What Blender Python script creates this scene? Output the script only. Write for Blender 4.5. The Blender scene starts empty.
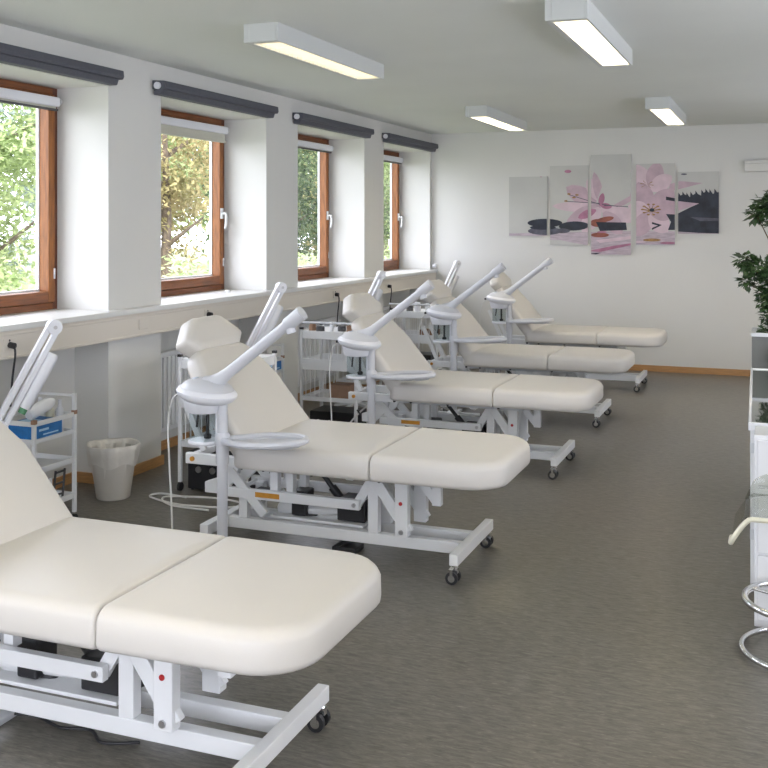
import bpy, bmesh, math, random
from mathutils import Vector, Matrix
R = math.radians
S = bpy.context.scene
COL = S.collection
random.seed(7)

# ------------------------------------------------------------------ camera
F_PX, CX, HY, CAM_H, VPX = 1027.8, 384.0, 224.7, 1.5, 782.9
YAW = math.atan((VPX - CX) / F_PX)
cam = bpy.data.cameras.new('camera')
cam.sensor_width = 36.0
cam.lens = F_PX / 768.0 * 36.0
cam.shift_y = -(384.0 - HY) / 768.0
cam_ob = bpy.data.objects.new('camera', cam)
COL.objects.link(cam_ob)
cam_ob.location = (0, 0, CAM_H)
cam_ob.rotation_euler = (R(90), 0, YAW)
S.camera = cam_ob

# ------------------------------------------------------------------ world, sun, exposure
S.view_settings.view_transform = 'Standard'
S.view_settings.look = 'None'
S.view_settings.gamma = 1.0
S.view_settings.exposure = 0.2
world = bpy.data.worlds.new('sky'); S.world = world
world.use_nodes = True
bg = world.node_tree.nodes['Background']
bg.inputs['Color'].default_value = (0.86, 0.865, 1.0, 1)
bg.inputs['Strength'].default_value = 6.8
sun = bpy.data.lights.new('sun', 'SUN'); sun.energy = 5.0; sun.angle = R(1.0); sun.color = (1.0, .95, .84)
sun_ob = bpy.data.objects.new('sun', sun); COL.objects.link(sun_ob)
sun_ob.location = (8, -6, 12)
sun_ob.rotation_euler = Vector((-0.40, 0.55, -0.80)).to_track_quat('-Z', 'Y').to_euler()

# ------------------------------------------------------------------ room numbers
XW = -3.625                # pier fronts of the window wall
XG = -3.985                # window plane
YB = 10.80                 # far wall
XR = 1.75                  # right wall
YR = -2.3                  # rear wall
HC = 2.5
PER = 1.943
OPEN = 1.405
ENDS = [4.949 + PER * k for k in range(-3, 4)]      # far reveals of the windows
ENDS[-1] = 10.735
TOPZ = 2.30
SILL = 1.005

def portal(loc, rot, sx, sy):
    l = bpy.data.lights.new('window_daylight', 'AREA'); l.shape = 'RECTANGLE'; l.size = sx; l.size_y = sy
    l.energy = 1; l.cycles.is_portal = True
    o = bpy.data.objects.new('window_daylight', l); COL.objects.link(o); o.location = loc; o.rotation_euler = rot
for e in ENDS:
    portal((XG - .05, e - OPEN / 2, (TOPZ + SILL) / 2), (0, R(-90), 0), TOPZ - SILL, OPEN)
ADDED_REARWIN = [(-3.4, -1.15), (-.85, 1.4)]  # unseen windows added to light the near sides of the beds
for a, b in ADDED_REARWIN:
    portal(((a + b) / 2, YR - .12, 1.3), (R(90), 0, 0), b - a, 2.0)
ADDED_RIGHTWIN = [(-1.9, .1), (3.3, 5.3), (7.3, 8.7)]  # unseen windows added on the right to brighten piers and far wall
for a, b in ADDED_RIGHTWIN:
    portal((XR + .12, (a + b) / 2, 1.6), (0, R(90), 0), 1.4, b - a)

# ------------------------------------------------------------------ materials
MATS = {}
def mat(name, col, rough=.5, metal=0., bump=0., bscale=40., var=0., vscale=6., coat=0., spec=.5, stretch=(1, 1, 1)):
    m = bpy.data.materials.new(name); m.use_nodes = True
    nt = m.node_tree; b = nt.nodes['Principled BSDF']
    b.inputs['Roughness'].default_value = rough
    b.inputs['Metallic'].default_value = metal
    b.inputs['Coat Weight'].default_value = coat
    b.inputs['Specular IOR Level'].default_value = spec
    c = tuple(col) + (1,)
    tc = nt.nodes.new('ShaderNodeTexCoord'); mp = nt.nodes.new('ShaderNodeMapping'); mp.inputs['Scale'].default_value = stretch
    nt.links.new(tc.outputs['Object'], mp.inputs['Vector'])
    if var > 0:
        n = nt.nodes.new('ShaderNodeTexNoise'); n.inputs['Scale'].default_value = vscale; n.inputs['Detail'].default_value = 4
        nt.links.new(mp.outputs[0], n.inputs['Vector'])
        r = nt.nodes.new('ShaderNodeValToRGB')
        r.color_ramp.elements[0].position = .3; r.color_ramp.elements[1].position = .7
        r.color_ramp.elements[0].color = tuple(max(0, x * (1 - var)) for x in col) + (1,)
        r.color_ramp.elements[1].color = tuple(min(1, x * (1 + var)) for x in col) + (1,)
        nt.links.new(n.outputs['Fac'], r.inputs['Fac']); nt.links.new(r.outputs['Color'], b.inputs['Base Color'])
    else:
        b.inputs['Base Color'].default_value = c
    if bump > 0:
        n2 = nt.nodes.new('ShaderNodeTexNoise'); n2.inputs['Scale'].default_value = bscale; n2.inputs['Detail'].default_value = 3
        nt.links.new(mp.outputs[0], n2.inputs['Vector'])
        bp = nt.nodes.new('ShaderNodeBump'); bp.inputs['Strength'].default_value = bump; bp.inputs['Distance'].default_value = .004
        nt.links.new(n2.outputs['Fac'], bp.inputs['Height']); nt.links.new(bp.outputs['Normal'], b.inputs['Normal'])
    MATS[name] = m
    return m

mat('wall_white', (.70, .695, .66), .85, bump=.15, bscale=120, var=.015, vscale=2)
mat('ceiling_white', (.73, .75, .71), .9, bump=.2, bscale=60, var=.02, vscale=1.5)
mat('sill_stone', (.74, .74, .71), .35, var=.02, vscale=8)
mat('trunk_cream', (.70, .65, .57), .5, var=.015, vscale=2)
mat('skirting_wood', (.46, .25, .10), .45, var=.16, vscale=10, stretch=(1, 1, 12))
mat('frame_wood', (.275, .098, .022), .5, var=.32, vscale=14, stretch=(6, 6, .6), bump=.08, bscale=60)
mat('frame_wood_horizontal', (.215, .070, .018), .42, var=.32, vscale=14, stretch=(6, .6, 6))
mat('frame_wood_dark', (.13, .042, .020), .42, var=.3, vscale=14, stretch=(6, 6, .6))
mat('vinyl', (.63, .605, .56), .38, bump=.05, bscale=260, var=.012, vscale=3)
mat('white_metal', (.78, .79, .79), .38, var=.012, vscale=6)
mat('white_plastic', (.76, .77, .80), .33, var=.01, vscale=4)
mat('grey_plastic', (.52, .56, .62), .4, var=.02, vscale=4)
mat('steamer_grey', (.58, .59, .615), .36, var=.015, vscale=4)
mat('pale_grey', (.62, .64, .66), .45, var=.02, vscale=4)
mat('black_plastic', (.018, .018, .020), .42, var=.1, vscale=10)
mat('dark_grey', (.085, .085, .09), .6, var=.05, vscale=10)
mat('blind_grey', (.085, .088, .105), .65, var=.08, vscale=60, bump=.1, bscale=200)
mat('chrome', (.80, .80, .80), .10, 1.0, var=.02, vscale=3)
mat('steel', (.55, .55, .56), .3, 1.0, var=.03, vscale=3)
mat('sticker_orange', (.62, .28, .03), .5, var=.08, vscale=80)
mat('cap_red', (.42, .02, .02), .4, var=.05, vscale=20)
mat('card_blue', (.02, .17, .46), .45, var=.15, vscale=30)
mat('print_light', (.45, .68, .85), .5, var=.05, vscale=60)
mat('card_white', (.78, .79, .80), .6, var=.02, vscale=20)
mat('card_brown', (.33, .20, .13), .75, var=.1, vscale=20)
mat('bin_plastic', (.62, .59, .53), .5, var=.03, vscale=8)
mat('bag_film', (.70, .67, .61), .28, bump=.9, bscale=26, var=.05, vscale=12)
mat('cord_white', (.72, .72, .69), .5, var=.02, vscale=6)
mat('blind_fabric', (.55, .54, .46), .8, var=.03, vscale=80)
mat('green_plastic', (.10, .28, .14), .4, var=.05, vscale=30)
mat('rubber', (.02, .02, .022), .5, var=.05, vscale=30)
mat('cabinet_white', (.80, .81, .82), .18, var=.01, vscale=2, coat=.3)
mat('planter_grey', (.15, .155, .145), .5, var=.1, vscale=3, spec=.25)
mat('counter_glass', (.045, .055, .045), .04, var=.02, vscale=3, coat=.6, spec=1.0)
mat('seat_cream', (.72, .70, .55), .3, var=.02, vscale=8)
mat('leaf_dark', (.040, .080, .026), .45, var=.6, vscale=14)
mat('stem_brown', (.12, .075, .04), .8, var=.2, vscale=20)
mat('soil', (.05, .035, .025), .95, var=.3, vscale=30)
mat('bark', (.12, .09, .065), .9, var=.3, vscale=12, bump=.5, bscale=20)
mat('lawn', (.17, .19, .11), .95, var=.35, vscale=3)
mat('lamp_housing', (.60, .62, .60), .5, var=.01, vscale=4)
mat('louvre', (.80, .78, .70), .3, var=.01, vscale=6)

def floor_mat():
    m = bpy.data.materials.new('floor_lino'); m.use_nodes = True; nt = m.node_tree; b = nt.nodes['Principled BSDF']
    tc = nt.nodes.new('ShaderNodeTexCoord')
    def noise(sc, st, det, rough=.6, dist=0.):
        mp = nt.nodes.new('ShaderNodeMapping'); mp.inputs['Scale'].default_value = st
        nt.links.new(tc.outputs['Object'], mp.inputs['Vector'])
        n = nt.nodes.new('ShaderNodeTexNoise'); n.inputs['Scale'].default_value = sc; n.inputs['Detail'].default_value = det
        n.inputs['Roughness'].default_value = rough; n.inputs['Distortion'].default_value = dist
        nt.links.new(mp.outputs[0], n.inputs['Vector']); return n
    n1 = noise(6, (3.0, 13.0, 1), 6, .72, .6)
    r1 = nt.nodes.new('ShaderNodeValToRGB'); cr = r1.color_ramp
    cr.elements[0].position = .30; cr.elements[0].color = (.078, .072, .060, 1)
    cr.elements[1].position = .74; cr.elements[1].color = (.235, .218, .188, 1)
    e = cr.elements.new(.5); e.color = (.148, .137, .114, 1)
    nt.links.new(n1.outputs['Fac'], r1.inputs['Fac'])
    n2 = noise(14, (2.0, 9.0, 1), 3, .6, .4)
    r2 = nt.nodes.new('ShaderNodeValToRGB'); r2.color_ramp.elements[0].position = .62; r2.color_ramp.elements[0].color = (0, 0, 0, 1)
    r2.color_ramp.elements[1].position = .72; r2.color_ramp.elements[1].color = (1, 1, 1, 1)
    nt.links.new(n2.outputs['Fac'], r2.inputs['Fac'])
    mx = nt.nodes.new('ShaderNodeMixRGB'); mx.inputs[2].default_value = (.30, .272, .235, 1)
    ml = nt.nodes.new('ShaderNodeMath'); ml.operation = 'MULTIPLY'; ml.inputs[1].default_value = .75
    nt.links.new(r2.outputs[0], ml.inputs[0]); nt.links.new(ml.outputs[0], mx.inputs[0]); nt.links.new(r1.outputs[0], mx.inputs[1])
    nt.links.new(mx.outputs[0], b.inputs['Base Color'])
    b.inputs['Roughness'].default_value = .30; b.inputs['Specular IOR Level'].default_value = .38
    bp = nt.nodes.new('ShaderNodeBump'); bp.inputs['Strength'].default_value = .06; bp.inputs['Distance'].default_value = .003
    n3 = noise(40, (1, 1, 1), 3); nt.links.new(n3.outputs['Fac'], bp.inputs['Height']); nt.links.new(bp.outputs[0], b.inputs['Normal'])
    MATS['floor_lino'] = m
floor_mat()

def glass_mat(name, tint, refl):
    m = bpy.data.materials.new(name); m.use_nodes = True; nt = m.node_tree
    nt.nodes.clear(); out = nt.nodes.new('ShaderNodeOutputMaterial')
    tr = nt.nodes.new('ShaderNodeBsdfTransparent'); tr.inputs[0].default_value = tint + (1,)
    gl = nt.nodes.new('ShaderNodeBsdfGlossy'); gl.inputs['Roughness'].default_value = .02
    fr = nt.nodes.new('ShaderNodeFresnel'); fr.inputs['IOR'].default_value = refl
    mx = nt.nodes.new('ShaderNodeMixShader')
    ge = nt.nodes.new('ShaderNodeNewGeometry'); ml = nt.nodes.new('ShaderNodeMath'); ml.operation = 'MULTIPLY'
    sb = nt.nodes.new('ShaderNodeMath'); sb.operation = 'SUBTRACT'; sb.inputs[0].default_value = 1.0
    nt.links.new(ge.outputs['Backfacing'], sb.inputs[1]); nt.links.new(fr.outputs[0], ml.inputs[0]); nt.links.new(sb.outputs[0], ml.inputs[1])
    nt.links.new(ml.outputs[0], mx.inputs[0]); nt.links.new(tr.outputs[0], mx.inputs[1]); nt.links.new(gl.outputs[0], mx.inputs[2])
    nt.links.new(mx.outputs[0], out.inputs[0]); MATS[name] = m
glass_mat('window_glass', (.97, .985, .98), 1.35)
glass_mat('jar_glass', (.78, .82, .83), 1.45)
glass_mat('clear_acrylic', (.86, .87, .84), 1.35)

def leaf_mat(name, c1, c2, tl=.5):
    m = bpy.data.materials.new(name); m.use_nodes = True; nt = m.node_tree
    nt.nodes.clear(); out = nt.nodes.new('ShaderNodeOutputMaterial')
    tc = nt.nodes.new('ShaderNodeTexCoord'); n = nt.nodes.new('ShaderNodeTexNoise'); n.inputs['Scale'].default_value = 1.6; n.inputs['Detail'].default_value = 5
    nt.links.new(tc.outputs['Object'], n.inputs['Vector'])
    r = nt.nodes.new('ShaderNodeValToRGB'); r.color_ramp.elements[0].position = .35; r.color_ramp.elements[1].position = .65
    r.color_ramp.elements[0].color = c1 + (1,); r.color_ramp.elements[1].color = c2 + (1,)
    nt.links.new(n.outputs['Fac'], r.inputs['Fac'])
    d = nt.nodes.new('ShaderNodeBsdfDiffuse'); t = nt.nodes.new('ShaderNodeBsdfTranslucent'); mx = nt.nodes.new('ShaderNodeMixShader'); mx.inputs[0].default_value = tl
    nt.links.new(r.outputs[0], d.inputs[0]); nt.links.new(r.outputs[0], t.inputs[0])
    nt.links.new(d.outputs[0], mx.inputs[1]); nt.links.new(t.outputs[0], mx.inputs[2]); nt.links.new(mx.outputs[0], out.inputs[0])
    MATS[name] = m
leaf_mat('leaf_bright', (0.188, 0.258, 0.095), (0.481, 0.536, 0.294), .45)
leaf_mat('leaf_mid', (0.059, 0.094, 0.046), (0.235, 0.283, 0.139), .4)
leaf_mat('leaf_deep', (0.024, 0.042, 0.024), (0.128, 0.167, 0.088), .35)
leaf_mat('leaf_autumn', (0.224, 0.213, 0.091), (0.490, 0.405, 0.226), .4)
leaf_mat('leaf_blue', (0.141, 0.180, 0.155), (0.364, 0.428, 0.364), .4)

def emit_mat(name, col, st):
    m = bpy.data.materials.new(name); m.use_nodes = True; b = m.node_tree.nodes['Principled BSDF']
    b.inputs['Base Color'].default_value = (.9, .9, .85, 1)
    b.inputs['Emission Color'].default_value = col + (1,); b.inputs['Emission Strength'].default_value = st
    MATS[name] = m
emit_mat('tube_glow', (1.0, .85, .62), 16.0)
emit_mat('tube_glow_soft', (1.0, .80, .52), 4.0)

# ------------------------------------------------------------------ mesh helpers
def obj(name, bm, material, parent=None, smooth=False, bevel=0., seg=2):
    me = bpy.data.meshes.new(name)
    bmesh.ops.recalc_face_normals(bm, faces=bm.faces[:])
    bm.to_mesh(me); bm.free()
    o = bpy.data.objects.new(name, me); COL.objects.link(o)
    for m in (material if isinstance(material, (list, tuple)) else [material]):
        me.materials.append(MATS[m])
    if smooth:
        for p in me.polygons: p.use_smooth = True
        if smooth == 'auto':
            me.set_sharp_from_angle(angle=R(40))
    if bevel > 0:
        md = o.modifiers.new('bevel', 'BEVEL'); md.width = bevel; md.segments = seg; md.limit_method = 'ANGLE'; md.angle_limit = R(50)
    if parent is not None: o.parent = parent
    return o
def islands(name, bm, material, parent=None, **k):
    """one object for every separate piece in bm"""
    seen = set(); out = []
    for v0 in bm.verts:
        if v0 in seen: continue
        st_ = [v0]; seen.add(v0); grp = []
        while st_:
            v = st_.pop(); grp.append(v)
            for e in v.link_edges:
                w = e.other_vert(v)
                if w not in seen: seen.add(w); st_.append(w)
        nb = bmesh.new(); mp = {v: nb.verts.new(v.co) for v in grp}; fs = set(f for v in grp for f in v.link_faces)
        for f in fs: nb.faces.new([mp[v] for v in f.verts]).material_index = f.material_index
        out.append(obj(name, nb, material, parent, **k))
    bm.free(); return out
def BM(): return bmesh.new()
def box(bm, x0, x1, y0, y1, z0, z1, mi=0):
    vs = [bm.verts.new(p) for p in ((x0, y0, z0), (x1, y0, z0), (x1, y1, z0), (x0, y1, z0), (x0, y0, z1), (x1, y0, z1), (x1, y1, z1), (x0, y1, z1))]
    for f in ((0, 3, 2, 1), (4, 5, 6, 7), (0, 1, 5, 4), (1, 2, 6, 5), (2, 3, 7, 6), (3, 0, 4, 7)):
        bm.faces.new([vs[i] for i in f]).material_index = mi
    return vs
def bar(bm, a, b, w, h, side=(0, 1, 0), mi=0):
    """rectangular bar from a to b; w across 'side', h in the other direction"""
    a = Vector(a); b = Vector(b); d = (b - a).normalized(); s = Vector(side); s = (s - d * s.dot(d)).normalized(); u = d.cross(s)
    vs = []
    for p in (a, b):
        for i, j in ((-1, -1), (1, -1), (1, 1), (-1, 1)):
            vs.append(bm.verts.new(p + s * i * w / 2 + u * j * h / 2))
    for f in ((0, 1, 2, 3), (7, 6, 5, 4), (0, 4, 5, 1), (1, 5, 6, 2), (2, 6, 7, 3), (3, 7, 4, 0)):
        bm.faces.new([vs[i] for i in f]).material_index = mi
def tube(bm, pts, rad, n=10, closed=False, mi=0, flat=1.0):
    pts = [Vector(p) for p in pts]; m = len(pts)
    rads = rad if isinstance(rad, (list, tuple)) else [rad] * m
    rings = []; prev = None
    for i, p in enumerate(pts):
        if closed: t = (pts[(i + 1) % m] - pts[i - 1]).normalized()
        else: t = (pts[min(i + 1, m - 1)] - pts[max(i - 1, 0)]).normalized()
        if prev is None:
            u = Vector((0, 0, 1)) if abs(t.z) < .9 else Vector((1, 0, 0))
        else: u = prev
        u = (u - t * u.dot(t)).normalized(); v = t.cross(u); prev = u
        rings.append([bm.verts.new(p + (u * math.cos(2 * math.pi * k / n) * flat + v * math.sin(2 * math.pi * k / n)) * rads[i]) for k in range(n)])
    for i in range(m if closed else m - 1):
        A, B = rings[i], rings[(i + 1) % m]
        for k in range(n):
            bm.faces.new((A[k], A[(k + 1) % n], B[(k + 1) % n], B[k])).material_index = mi
    if not closed:
        bm.faces.new(rings[0][::-1]).material_index = mi; bm.faces.new(rings[-1]).material_index = mi
def lathe(bm, prof, c=(0, 0, 0), n=24, sx=1., sy=1., tilt=None, mi=0, capb=True, capt=True):
    rings = []; c = Vector(c)
    for r, z in prof:
        ring = []
        for k in range(n):
            p = Vector((math.cos(2 * math.pi * k / n) * r * sx, math.sin(2 * math.pi * k / n) * r * sy, z))
            if tilt is not None: p = tilt @ p
            ring.append(bm.verts.new(p + c))
        rings.append(ring)
    for A, B in zip(rings, rings[1:]):
        for k in range(n): bm.faces.new((A[k], A[(k + 1) % n], B[(k + 1) % n], B[k])).material_index = mi
    if capb: bm.faces.new(rings[0][::-1]).material_index = mi
    if capt: bm.faces.new(rings[-1]).material_index = mi
def cyl(bm, a, b, r, n=16, mi=0): tube(bm, [a, b], r, n, mi=mi)
def prism(bm, pts, y0, y1, mi=0):
    """polygon in XZ extruded along Y"""
    A = [bm.verts.new((x, y0, z)) for x, z in pts]; B = [bm.verts.new((x, y1, z)) for x, z in pts]
    bm.faces.new(A).material_index = mi; bm.faces.new(B[::-1]).material_index = mi
    for i in range(len(pts)):
        j = (i + 1) % len(pts); bm.faces.new((A[i], B[i], B[j], A[j])).material_index = mi

def inset_poly(P, d, ef=None):
    n = len(P); L = []
    for i in range(n):
        a = Vector(P[i]); b = Vector(P[(i + 1) % n]); t = (b - a).normalized(); nn = Vector((-t.y, t.x))
        L.append((a + nn * (d * ef[i] if ef else d), t))
    out = []
    for i in range(n):
        p, t = L[i - 1]; q, s = L[i]
        den = t.x * s.y - t.y * s.x
        k = ((q.x - p.x) * s.y - (q.y - p.y) * s.x) / den
        out.append(p + t * k)
    return out
def fillet(P, rads, seg=7):
    n = len(P); out = []
    for i in range(n):
        p = P[i]; a = (P[i - 1] - p); b = (P[(i + 1) % n] - p)
        la, lb = a.length, b.length; a = a / la; b = b / lb
        ang = math.acos(max(-1, min(1, a.dot(b)))); r = rads[i]
        tl = min(r / math.tan(ang / 2), la * .48, lb * .48); r = tl * math.tan(ang / 2)
        c = p + (a + b).normalized() * (r / math.sin(ang / 2))
        s = p + a * tl - c; e = p + b * tl - c
        a0 = math.atan2(s.y, s.x); a1 = math.atan2(e.y, e.x)
        while a1 - a0 > math.pi: a1 -= 2 * math.pi
        while a1 - a0 < -math.pi: a1 += 2 * math.pi
        for k in range(seg + 1):
            t = a0 + (a1 - a0) * k / seg; out.append(c + Vector((math.cos(t), math.sin(t))) * r)
    return out
def cushion(poly, rads, thick, er=.03, crown=.008, maxin=.2, M=None, eb=.012, ef=None):
    """CCW convex plan polygon -> soft pad from z=0 to thick"""
    bm = BM(); rings = []
    def ring(d, z):
        Q = inset_poly(poly, d, ef); rr = [max(r - d, .012) for r in rads]
        vs = []
        for q in fillet(Q, rr):
            p = Vector((q.x, q.y, z)); vs.append(bm.verts.new(M @ p if M else p))
        rings.append(vs)
    ring(eb + .05, 0.0)
    for k in range(4):
        a = k / 3 * math.pi / 2; ring(eb * (1 - math.sin(a)), eb * (1 - math.cos(a)))
    for k in range(1, 7):
        a = k / 6 * math.pi / 2; ring(er * (1 - math.cos(a)), thick - er + er * math.sin(a))
    for k in range(1, 6):
        t = k / 5; ring(er + t * maxin, thick + crown * (1 - (1 - t) ** 2))
    for A, B in zip(rings, rings[1:]):
        n = len(A)
        for i in range(n): bm.faces.new((A[i], A[(i + 1) % n], B[(i + 1) % n], B[i]))
    bm.faces.new(rings[0][::-1])
    n = len(rings[-1]); c = sum((v.co for v in rings[-1]), Vector()) / n; cv = bm.verts.new(c)
    for i in range(n): bm.faces.new((rings[-1][i], rings[-1][(i + 1) % n], cv))
    return bm

def thing(name, label, cat, loc=(0, 0, 0), rotz=0., group=None):
    o = bpy.data.objects.new(name, None); COL.objects.link(o); o.location = loc; o.rotation_euler = (0, 0, rotz)
    o.empty_display_size = .1
    return tag(o, label, cat, group)
def tag(o, label, cat, group=None):
    o['label'] = label; o['category'] = cat
    if group: o['group'] = group
    return o
def struct(name, bm, m, parent=None, **k):
    o = obj(name, bm, m, parent, **k)
    if parent is None: o['kind'] = 'structure'
    return o
def copy_tree(root, loc, label, rotz=None, group=None):
    r = root.copy(); COL.objects.link(r); r.location = loc; r['label'] = label
    if group: r['group'] = group
    if rotz is not None: r.rotation_euler = (0, 0, rotz)
    for ch in [o for o in bpy.data.objects if o.parent is root]:
        c = ch.copy(); COL.objects.link(c); c.parent = r
        for g in [o for o in bpy.data.objects if o.parent is ch]:
            d = g.copy(); COL.objects.link(d); d.parent = c
    return r

# ================================================================== STRUCTURE
bm = BM(); box(bm, XW - .25, XR + .2, YR - .2, YB + .2, -.12, 0); struct('floor', bm, 'floor_lino')
bm = BM(); box(bm, -4.35, XR + .25, YR - .25, YB + .25, HC, HC + .3); struct('ceiling', bm, 'ceiling_white')
bm = BM(); box(bm, -4.085, XR + .2, YB, YB + .2, 0, HC); struct('wall_back', bm, 'wall_white')
bm = BM(); y = YR
for a, b in ADDED_RIGHTWIN:
    box(bm, XR, XR + .2, y, a, 0, HC); box(bm, XR, XR + .2, a, b, 0, .9); box(bm, XR, XR + .2, a, b, 2.3, HC); y = b
box(bm, XR, XR + .2, y, YB, 0, HC); struct('wall_right', bm, 'wall_white')
# rear wall, out of view, with openings for the added windows
bm = BM(); x = -4.3
for a, b in ADDED_REARWIN:
    box(bm, x, a, YR - .2, YR, 0, HC); box(bm, a, b, YR - .2, YR, 0, .3); box(bm, a, b, YR - .2, YR, 2.3, HC); x = b
box(bm, x, XR + .2, YR - .2, YR, 0, HC); struct('wall_rear', bm, 'wall_white')
# left wall: piers, lintel, parapet behind niches
XN = -3.86                                     # niche back below the sills
bm = BM(); prev = YR
for e in ENDS:
    s = e - OPEN
    box(bm, -4.095, XW, prev, s, 0, TOPZ)        # pier
    box(bm, -4.095, XN, s, e, 0, SILL - .03)     # parapet
    prev = e
box(bm, -4.095, XW, prev, YB, 0, TOPZ)
box(bm, -4.095, XW, YR, YB, TOPZ, HC)
struct('wall_left', bm, 'wall_white')
# continuous sill board with its nosing
bm = BM()
for e in ENDS: box(bm, XG - .03, XW, e - OPEN, e, SILL - .03, SILL)
box(bm, XW, -3.555, YR, YB, SILL - .03, SILL)
struct('trim_1', bm, 'sill_stone', bevel=.004)
# cable trunking under the sill
bm = BM(); box(bm, XW, -3.572, YR, YB, .835, SILL - .03); box(bm, XW, -3.566, YR, YB, .835, .85); box(bm, XW, -3.566, YR, YB, .95, .962)
for e in ENDS: box(bm, XW - .02, XW, e - OPEN, e, .835, SILL - .03)
struct('trim_2', bm, 'trunk_cream', bevel=.003)
# baseboards
bm = BM(); prev = YR; t = .014
for e in ENDS:
    s = e - OPEN
    box(bm, XW, XW + t, prev, s + t, 0, .06)
    box(bm, XN, XN + t, s, e, 0, .06); box(bm, XN, XW, s, s + t, 0, .06); box(bm, XN, XW, e - t, e, 0, .06); prev = e - t
box(bm, XW, XW + t, prev, YB, 0, .06)
struct('baseboard_left', bm, 'skirting_wood')
bm = BM(); box(bm, XW + t, XR, YB - .015, YB, 0, .062); struct('baseboard_back', bm, 'skirting_wood')
bm = BM(); box(bm, XR - .015, XR, YR, YB - .015, 0, .06); struct('baseboard_right', bm, 'skirting_wood')

# windows
def window(k, e):
    s = e - OPEN; z0, z1 = SILL + .0, TOPZ - .0
    fx0, fx1 = XG - .06, XG
    w = bpy.data.objects.new('window_%d' % (k + 1), None); COL.objects.link(w); w.location = (XG, s, z0); w['kind'] = 'structure'
    W, H = e - s, z1 - z0
    bm = BM(); ft = .04
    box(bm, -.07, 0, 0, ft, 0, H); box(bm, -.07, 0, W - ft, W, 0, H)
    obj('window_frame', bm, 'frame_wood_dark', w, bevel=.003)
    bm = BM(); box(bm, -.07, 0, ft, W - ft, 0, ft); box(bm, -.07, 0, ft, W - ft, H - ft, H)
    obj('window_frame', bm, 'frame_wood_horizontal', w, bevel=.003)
    sw = .058
    bm = BM(); box(bm, -.05, .018, ft + .004, ft + sw, ft + .004, H - ft - .004); box(bm, -.05, .018, W - ft - sw, W - ft - .004, ft + .004, H - ft - .004)
    sa = obj('sash', bm, 'frame_wood', w, bevel=.004)
    bm = BM(); box(bm, -.05, .018, ft + sw, W - ft - sw, ft + .004, ft + sw + .01); box(bm, -.05, .018, ft + sw, W - ft - sw, H - ft - sw, H - ft - .004)
    obj('sash', bm, 'frame_wood_horizontal', w, bevel=.004)
    # light weather bead outside the pane
    bm = BM(); a = ft + sw; b_ = W - ft - sw; c_ = ft + sw + .01; d_ = H - ft - sw
    box(bm, -.068, -.05, b_ - .008, b_ + .02, c_, d_); box(bm, -.068, -.05, a - .02, a + .008, c_, d_)
    box(bm, -.075, -.05, a + .008, b_ - .008, c_ - .02, c_ + .012)
    obj('weather_bead', bm, 'card_white', w)
    bm = BM(); box(bm, -.022, -.016, ft + sw, W - ft - sw, ft + sw + .01, H - ft - sw); obj('pane', bm, 'window_glass', w)
    if k != 3:
        hz = .52 if k >= 0 else .5
        bm = BM(); cyl(bm, (.018, W - ft - .035, hz + .06), (.055, W - ft - .035, hz + .06), .009, 10)
        tube(bm, [(.055, W - ft - .035, hz + .065), (.06, W - ft - .035, hz + .03), (.058, W - ft - .035, hz - .02), (.05, W - ft - .035, hz - .055)], .009, 10)
        box(bm, .018, .026, W - ft - .052, W - ft - .018, hz + .02, hz + .10)
        obj('window_handle', bm, 'white_metal', w, smooth='auto')
    bm = BM(); cyl(bm, (.01, W - .047, .18), (.01, W - .047, .24), .012, 10); obj('hinge', bm, 'steel', w, smooth='auto')
for k, e in enumerate(ENDS): window(k, e)
# added rear windows (unseen, behind the viewpoint), there to let in fill light
for i, (a, b) in enumerate(ADDED_REARWIN):
    w = bpy.data.objects.new('window_%d' % (8 + i), None); COL.objects.link(w); w.location = (a, YR - .12, .3); w['kind'] = 'structure'
    bm = BM(); W = b - a
    box(bm, 0, .07, 0, .06, 0, 2.0); box(bm, W - .07, W, 0, .06, 0, 2.0); box(bm, .07, W - .07, 0, .06, 0, .07); box(bm, .07, W - .07, 0, .06, 1.93, 2.0)
    obj('window_frame', bm, 'frame_wood', w)
    bm = BM(); box(bm, .07, W - .07, .025, .031, .07, 1.93); obj('pane', bm, 'window_glass', w)

for i, (a, b) in enumerate(ADDED_RIGHTWIN):  # added windows of the right wall, never in view, for extra daylight
    w = bpy.data.objects.new('window_%d' % (10 + i), None); COL.objects.link(w); w.location = (XR + .08, a, .9); w['kind'] = 'structure'
    bm = BM(); W = b - a
    box(bm, 0, .06, 0, .07, 0, 1.4); box(bm, 0, .06, W - .07, W, 0, 1.4); box(bm, 0, .06, .07, W - .07, 0, .07); box(bm, 0, .06, .07, W - .07, 1.33, 1.4)
    obj('window_frame', bm, 'frame_wood', w)
    bm = BM(); box(bm, .025, .031, .07, W - .07, .07, 1.33); obj('pane', bm, 'window_glass', w)

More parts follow.
